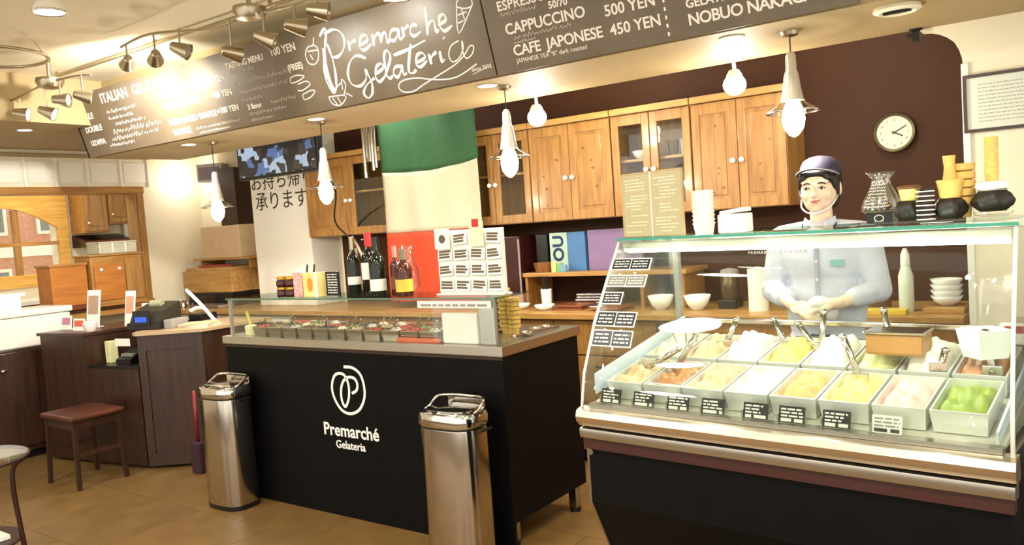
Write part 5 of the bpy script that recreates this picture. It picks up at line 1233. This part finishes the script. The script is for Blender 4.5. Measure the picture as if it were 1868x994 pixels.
# red strap hanging by the bin
rs = thing('broom', 'red handled broom leaning on the dark desk beside the bin', 'broom', (-4.655, 2.94, 0))
obj('handle', Bm().tube([(0, 0, .2), (-.045, .03, .52)], .013, 10), mat('dark_red_plastic', (120, 26, 24), .4), rs, True)
obj('head', Bm().box(-.05, .05, -.03, .03, .0, .2, .012), mat('plum_bristle', (52, 26, 40), .8), rs)

# stool
st = thing('stool', 'dark brown wooden stool in front of the register desk', 'stool', (-5.25, 2.53, 0), .0)
obj('seat', Bm().box(-.2, .2, -.17, .17, .425, .455, .012), mat('stool_red_brown', (96, 50, 34), .35, scale=6, rgb2=(70, 36, 26)), st)
for sx in (-1, 1):
    for sy in (-1, 1):
        obj('leg', Bm().tube([(sx*.165, sy*.135, .43), (sx*.185, sy*.15, 0)], [.019, .016], 4), DARKW, st)
for sy in (-1, 1): obj('apron_rail', Bm().box(-.16, .16, sy*.135-.01, sy*.135+.01, .37, .425), DARKX, st)
for sx in (-1, 1): obj('side_rail', Bm().box(sx*.165-.01, sx*.165+.01, -.13, .13, .37, .425), DARKW, st)
obj('stretcher', Bm().box(.168, .186, -.14, .14, .2, .225), DARKX, st); obj('stretcher', Bm().box(-.186, -.168, -.14, .14, .2, .225), DARKX, st)

# round glass table at the left edge
rtb = thing('glass_side_table', 'round glass topped side table with dark bent metal legs, lower left corner', 'table', (-3.92, 1.36, 0))
obj('glass_top', Bm().lathe([(.255, .594), (.258, .598), (.255, .604)], 40), glass('table_glass', (214, 208, 180), .16), rtb, smooth=30)
RUST = mat('rust_iron', (62, 34, 28), .4, .5)
obj('rim', Bm().tube([(.258*math.cos(a*PI/24), .258*math.sin(a*PI/24), .598) for a in range(48)], .006, 6, closed=True), RUST, rtb, True)
for k in range(3):
    a = .95+2*PI*k/3
    P = lambda r, z: (r*math.cos(a), r*math.sin(a), z)
    obj('leg', Bm().tube(smooth_path([P(.25, .59), P(.2, .55), P(.19, .46), P(.2, .3), P(.215, .12), P(.22, 0)], 5), .011, 8), RUST, rtb, True)
obj('lower_ring', Bm().tube([(.2*math.cos(a*PI/20), .2*math.sin(a*PI/20), .24) for a in range(40)], .008, 6, closed=True), RUST, rtb, True)
obj('lower_shelf', Bm().lathe([(.2, .242), (.2, .247)], 32), RUST, rtb)
tag(obj('magazine', Bm().box(-3.95, -3.80, 1.3, 1.48, .248, .268, .003), PAPER), 'white magazine on the lower shelf of the round glass table', 'magazine')

# dark cabinet with white chest freezer along the left wall
dc = thing('dark_cabinet', 'dark wooden cabinet with round pulls along the left wall', 'cabinet', (-6.4, 2.4, 0))
obj('body', Bm().box(-6.86, -6.24, 1.7, 3.02, .06, .8, .006), DARKW, dc, world=True)
obj('plinth', Bm().box(-6.86, -6.28, 1.72, 3.0, 0, .06), BLK, dc, world=True)
for y0, y1 in ((1.72, 2.35), (2.37, 3.0)):
    q = obj('door', Bm().box(-6.24, -6.222, y0, y1, .1, .78, .004), DARKW, dc, world=True)
    k = obj('pull', Bm().ell((-6.212, y1-.12 if y0 < 2 else y0+.12, .66), .014, .02, .014, 10, 8), CHROME, q, True); k.location = -Vector(dc.location)
cf = thing('chest_freezer', 'low white chest with a flat lid on the dark cabinet', 'chest', (-6.45, 2.4, .8))
obj('body', Bm().box(-.2, .2, -.7, .6, 0, .22, .012), WHITE, cf)
obj('lid', Bm().box(-.21, .215, -.71, .615, .222, .265, .012), WHITE, cf)
tw_ = thing('white_basin', 'white basin standing on the lid of the low white chest', 'basin', (-6.5, 2.72, 1.066))
obj('basin', Bm().box(-.12, .12, -.26, .0, 0, .02).box(-.12, -.1, -.26, .0, .02, .12).box(.1, .12, -.26, .0, .02, .12).box(-.1, .1, -.26, -.24, .02, .12).box(-.1, .1, -.02, .0, .02, .12), CHINA, tw_)
obj('rim', Bm().box(-.14, .14, -.29, -.26, .1, .125, .004).box(-.14, .14, 0, .03, .1, .125, .004), CHINA, tw_)
# pine chest of drawers under the opening
hu = thing('pine_drawer_box', 'honey pine drawer box with round knobs in front of the opening', 'drawer box', (-6.68, 3.44, 1.0))
obj('body', Bm().box(-.13, .13, -.1, .33, 0, .41, .006), PINEY, hu)
q = obj('drawer', Bm().box(.13, .148, -.08, .17, .05, .34, .005), wood('amber_pine', (190, 122, 52), (166, 100, 40), .4, 'y'), hu)
for y in (-.03, .12): obj('knob', Bm().ell((.158, y, .3), .014, .014, .014, 10, 8), CHINA, q, True)
obj('side_door', Bm().box(.13, .146, .18, .32, .04, .38, .005), PINE, hu); obj('top_board', Bm().box(-.14, .15, -.11, .34, .41, .425, .004), PINEY, hu); obj('base_board', Bm().box(-.14, .15, -.11, .34, 0, .03, .004), PINEY, hu)
hu2 = thing('pine_drawer_box', 'darker pine box left of the knobbed drawer box', 'drawer box', (-6.68, 3.18, 1.0))
obj('body', Bm().box(-.13, .1, -.14, .14, 0, .35, .006), wood('amber_pine', (190, 122, 52), (166, 100, 40), .4, 'y'), hu2)
obj('top_board', Bm().box(-.14, .11, -.15, .145, .35, .37, .004), PINEY, hu2); obj('base_board', Bm().box(-.14, .115, -.15, .145, 0, .04, .004), mat('reddish_wood', (112, 54, 32), .4), hu2)
tag(obj('ledge', Bm().box(-6.87, -6.5, 3.03, 3.95, .93, .969, .004), PINEY), 'pine ledge under the opening carrying the drawer boxes', 'ledge')
ob = bpy.data.objects['ledge']
obj('leg', Bm().box(-6.6, -6.56, 3.88, 3.92, 0, .93), PINE, ob); obj('leg', Bm().box(-6.6, -6.56, 3.05, 3.09, 0, .93), PINE, ob)
gbx = thing('storage_box', 'clear grey plastic box on top of the knobbed pine drawer box', 'box', (-6.68, 3.6, 1.4255))
obj('box', Bm().box(-.1, .1, -.16, .16, 0, .09, .008), mat('grey_clear_plastic', (186, 182, 160), .3), gbx); obj('lid', Bm().box(-.105, .105, -.165, .165, .09, .1, .004), mat('grey_lid', (206, 202, 186), .4), gbx)
for y in (-.05, .06): obj('latch', Bm().box(.1, .106, y-.006, y+.006, .01, .09), WHITE, gbx)

# the room beyond: arched pine window, wall cabinets, dark door
WXF = -8.5
def arch_panel():
    q = Bm(); y0, y1, z0, z1 = 2.9, 4.12, 1.15, 2.1
    oy0, oy1, oz0, oz1 = 3.0, 4.02, 1.27, 1.72
    arc = [(oy1-(oy1-oy0)*k/16, oz1+.2*math.sin(PI*k/16)) for k in range(17)]
    # below, left, right, above the opening
    q.box(WXF, WXF+.06, y0, y1, z0, oz0).box(WXF, WXF+.06, y0, oy0, oz0, z1).box(WXF, WXF+.06, oy1, y1, oz0, z1)
    for (a, b_), (c, d_) in zip(arc, arc[1:]):
        q.extr([(WXF, a, b_), (WXF, c, d_), (WXF, c, z1), (WXF, a, z1)], (.06, 0, 0))
    return q
aw = struct('window_2', arch_panel(), wood('honey_pine', (226, 178, 92), (204, 150, 66), .4, 'y'))
obj('mullion', Bm().box(WXF+.01, WXF+.05, 3.60, 3.66, 1.27, 1.9), PINE, aw); obj('mullion', Bm().box(WXF+.01, WXF+.05, 3.3, 3.34, 1.27, 1.88), PINE, aw)
obj('transom', Bm().box(WXF+.006, WXF+.055, 3.0, 4.02, 1.55, 1.585), PINEY, aw)
for (a, b_) in ((3.0, 3.3), (3.34, 3.6), (3.66, 4.02)):
    for (c, d_) in ((1.27, 1.55), (1.585, 1.85)):
        obj('pane', Bm().box(WXF+.025, WXF+.03, a, b_, c, d_), GLASS, aw)
# street glimpsed behind the panes
ex = thing('street_building', 'pinkish brick street front with white windows seen through the arched window', 'building', (-10.4, 4.2, 0))
obj('facade', Bm().box(-.2, 0, -1.6, 1.6, 0, 4), mat('pink_brick', (206, 150, 124), .8, scale=25, var=.15), ex)
for y in (-.9, -.1, .75):
    for z in (.7, 1.75, 2.6):
        f_ = obj('window_frame', Bm().box(0, .04, y-.26, y+.26, z-.04, z+.62, .004), WHITE, ex)
        obj('pane', Bm().box(.04, .045, y-.22, y-.01, z, z+.58).box(.04, .045, y+.01, y+.22, z, z+.58), mat('grey_pane', (120, 128, 120), .2), f_)
obj('sign_band', Bm().box(0, .06, -1.6, 1.6, 1.45, 1.6, .004), PAPER, ex)
# inner room furniture
def icab(y0, y1, z0, label, m=None):
    c = thing('hanging_cupboard', label, 'cupboard', (WXF, (y0+y1)/2, z0), group='pine cupboards in the inner room')
    obj('body', Bm().box(-0, .28, y0-(y0+y1)/2, y1-(y0+y1)/2, 0, 2.45-z0, .005), PINEY, c)
    q = obj('door', Bm().box(.28, .298, y0-(y0+y1)/2+.01, y1-(y0+y1)/2-.01, .02, 2.43-z0, .005), PINE, c)
    obj('panel', Bm().box(.298, .304, y0-(y0+y1)/2+.06, y1-(y0+y1)/2-.06, .07, 2.38-z0, .004), PINE, q)
    obj('knob', Bm().ell((.312, y0-(y0+y1)/2+.035, .1), .012, .012, .012, 10, 8), CHINA, q, True)
icab(4.17, 4.42, 1.64, 'left pine cupboard hanging in the inner room')
icab(4.425, 4.66, 1.72, 'right pine cupboard hanging in the inner room')
dd = struct('door_1', Bm().box(WXF+.002, WXF+.04, 4.75, 5.02, 0, 1.95, .004), mat('dark_door', (60, 34, 20), .4, scale=6, rgb2=(44, 28, 14)))
obj('door_frame', Bm().box(WXF+.002, WXF+.06, 4.70, 4.748, 0, 2.0).box(WXF+.002, WXF+.06, 5.022, 5.07, 0, 2.0).box(WXF+.002, WXF+.06, 4.748, 5.022, 1.951, 2.0), WHITE, dd)
hd = thing('cooker_hood', 'dark slanted hood under the pine cupboards of the inner room', 'hood', (WXF+.002, 4.42, 1.5))
obj('hood', Bm().extr([(0, -.25, 0), (.3, -.25, 0), (.3, -.25, .05), (.0, -.25, .13)], (0, .49, 0)), DARKW, hd)
obj('front_lip', Bm().box(.3, .315, -.25, .24, -.01, .06), mat('reddish_wood', (112, 54, 32), .4), hd)
rc_ = thing('inner_counter', 'white topped counter along the far wall of the inner room', 'counter', (WXF+.002, 3.9, 0))
obj('body', Bm().box(0, .5, -.95, .75, 0, 1.0, .006), PINEY, rc_); obj('top', Bm().box(0, .54, -.97, .77, 1.0, 1.04, .004), WHITE, rc_)
lamp('inner_room_lamp', 'AREA', (-7.7, 3.5, 2.55), 12, SOFTW, .4)
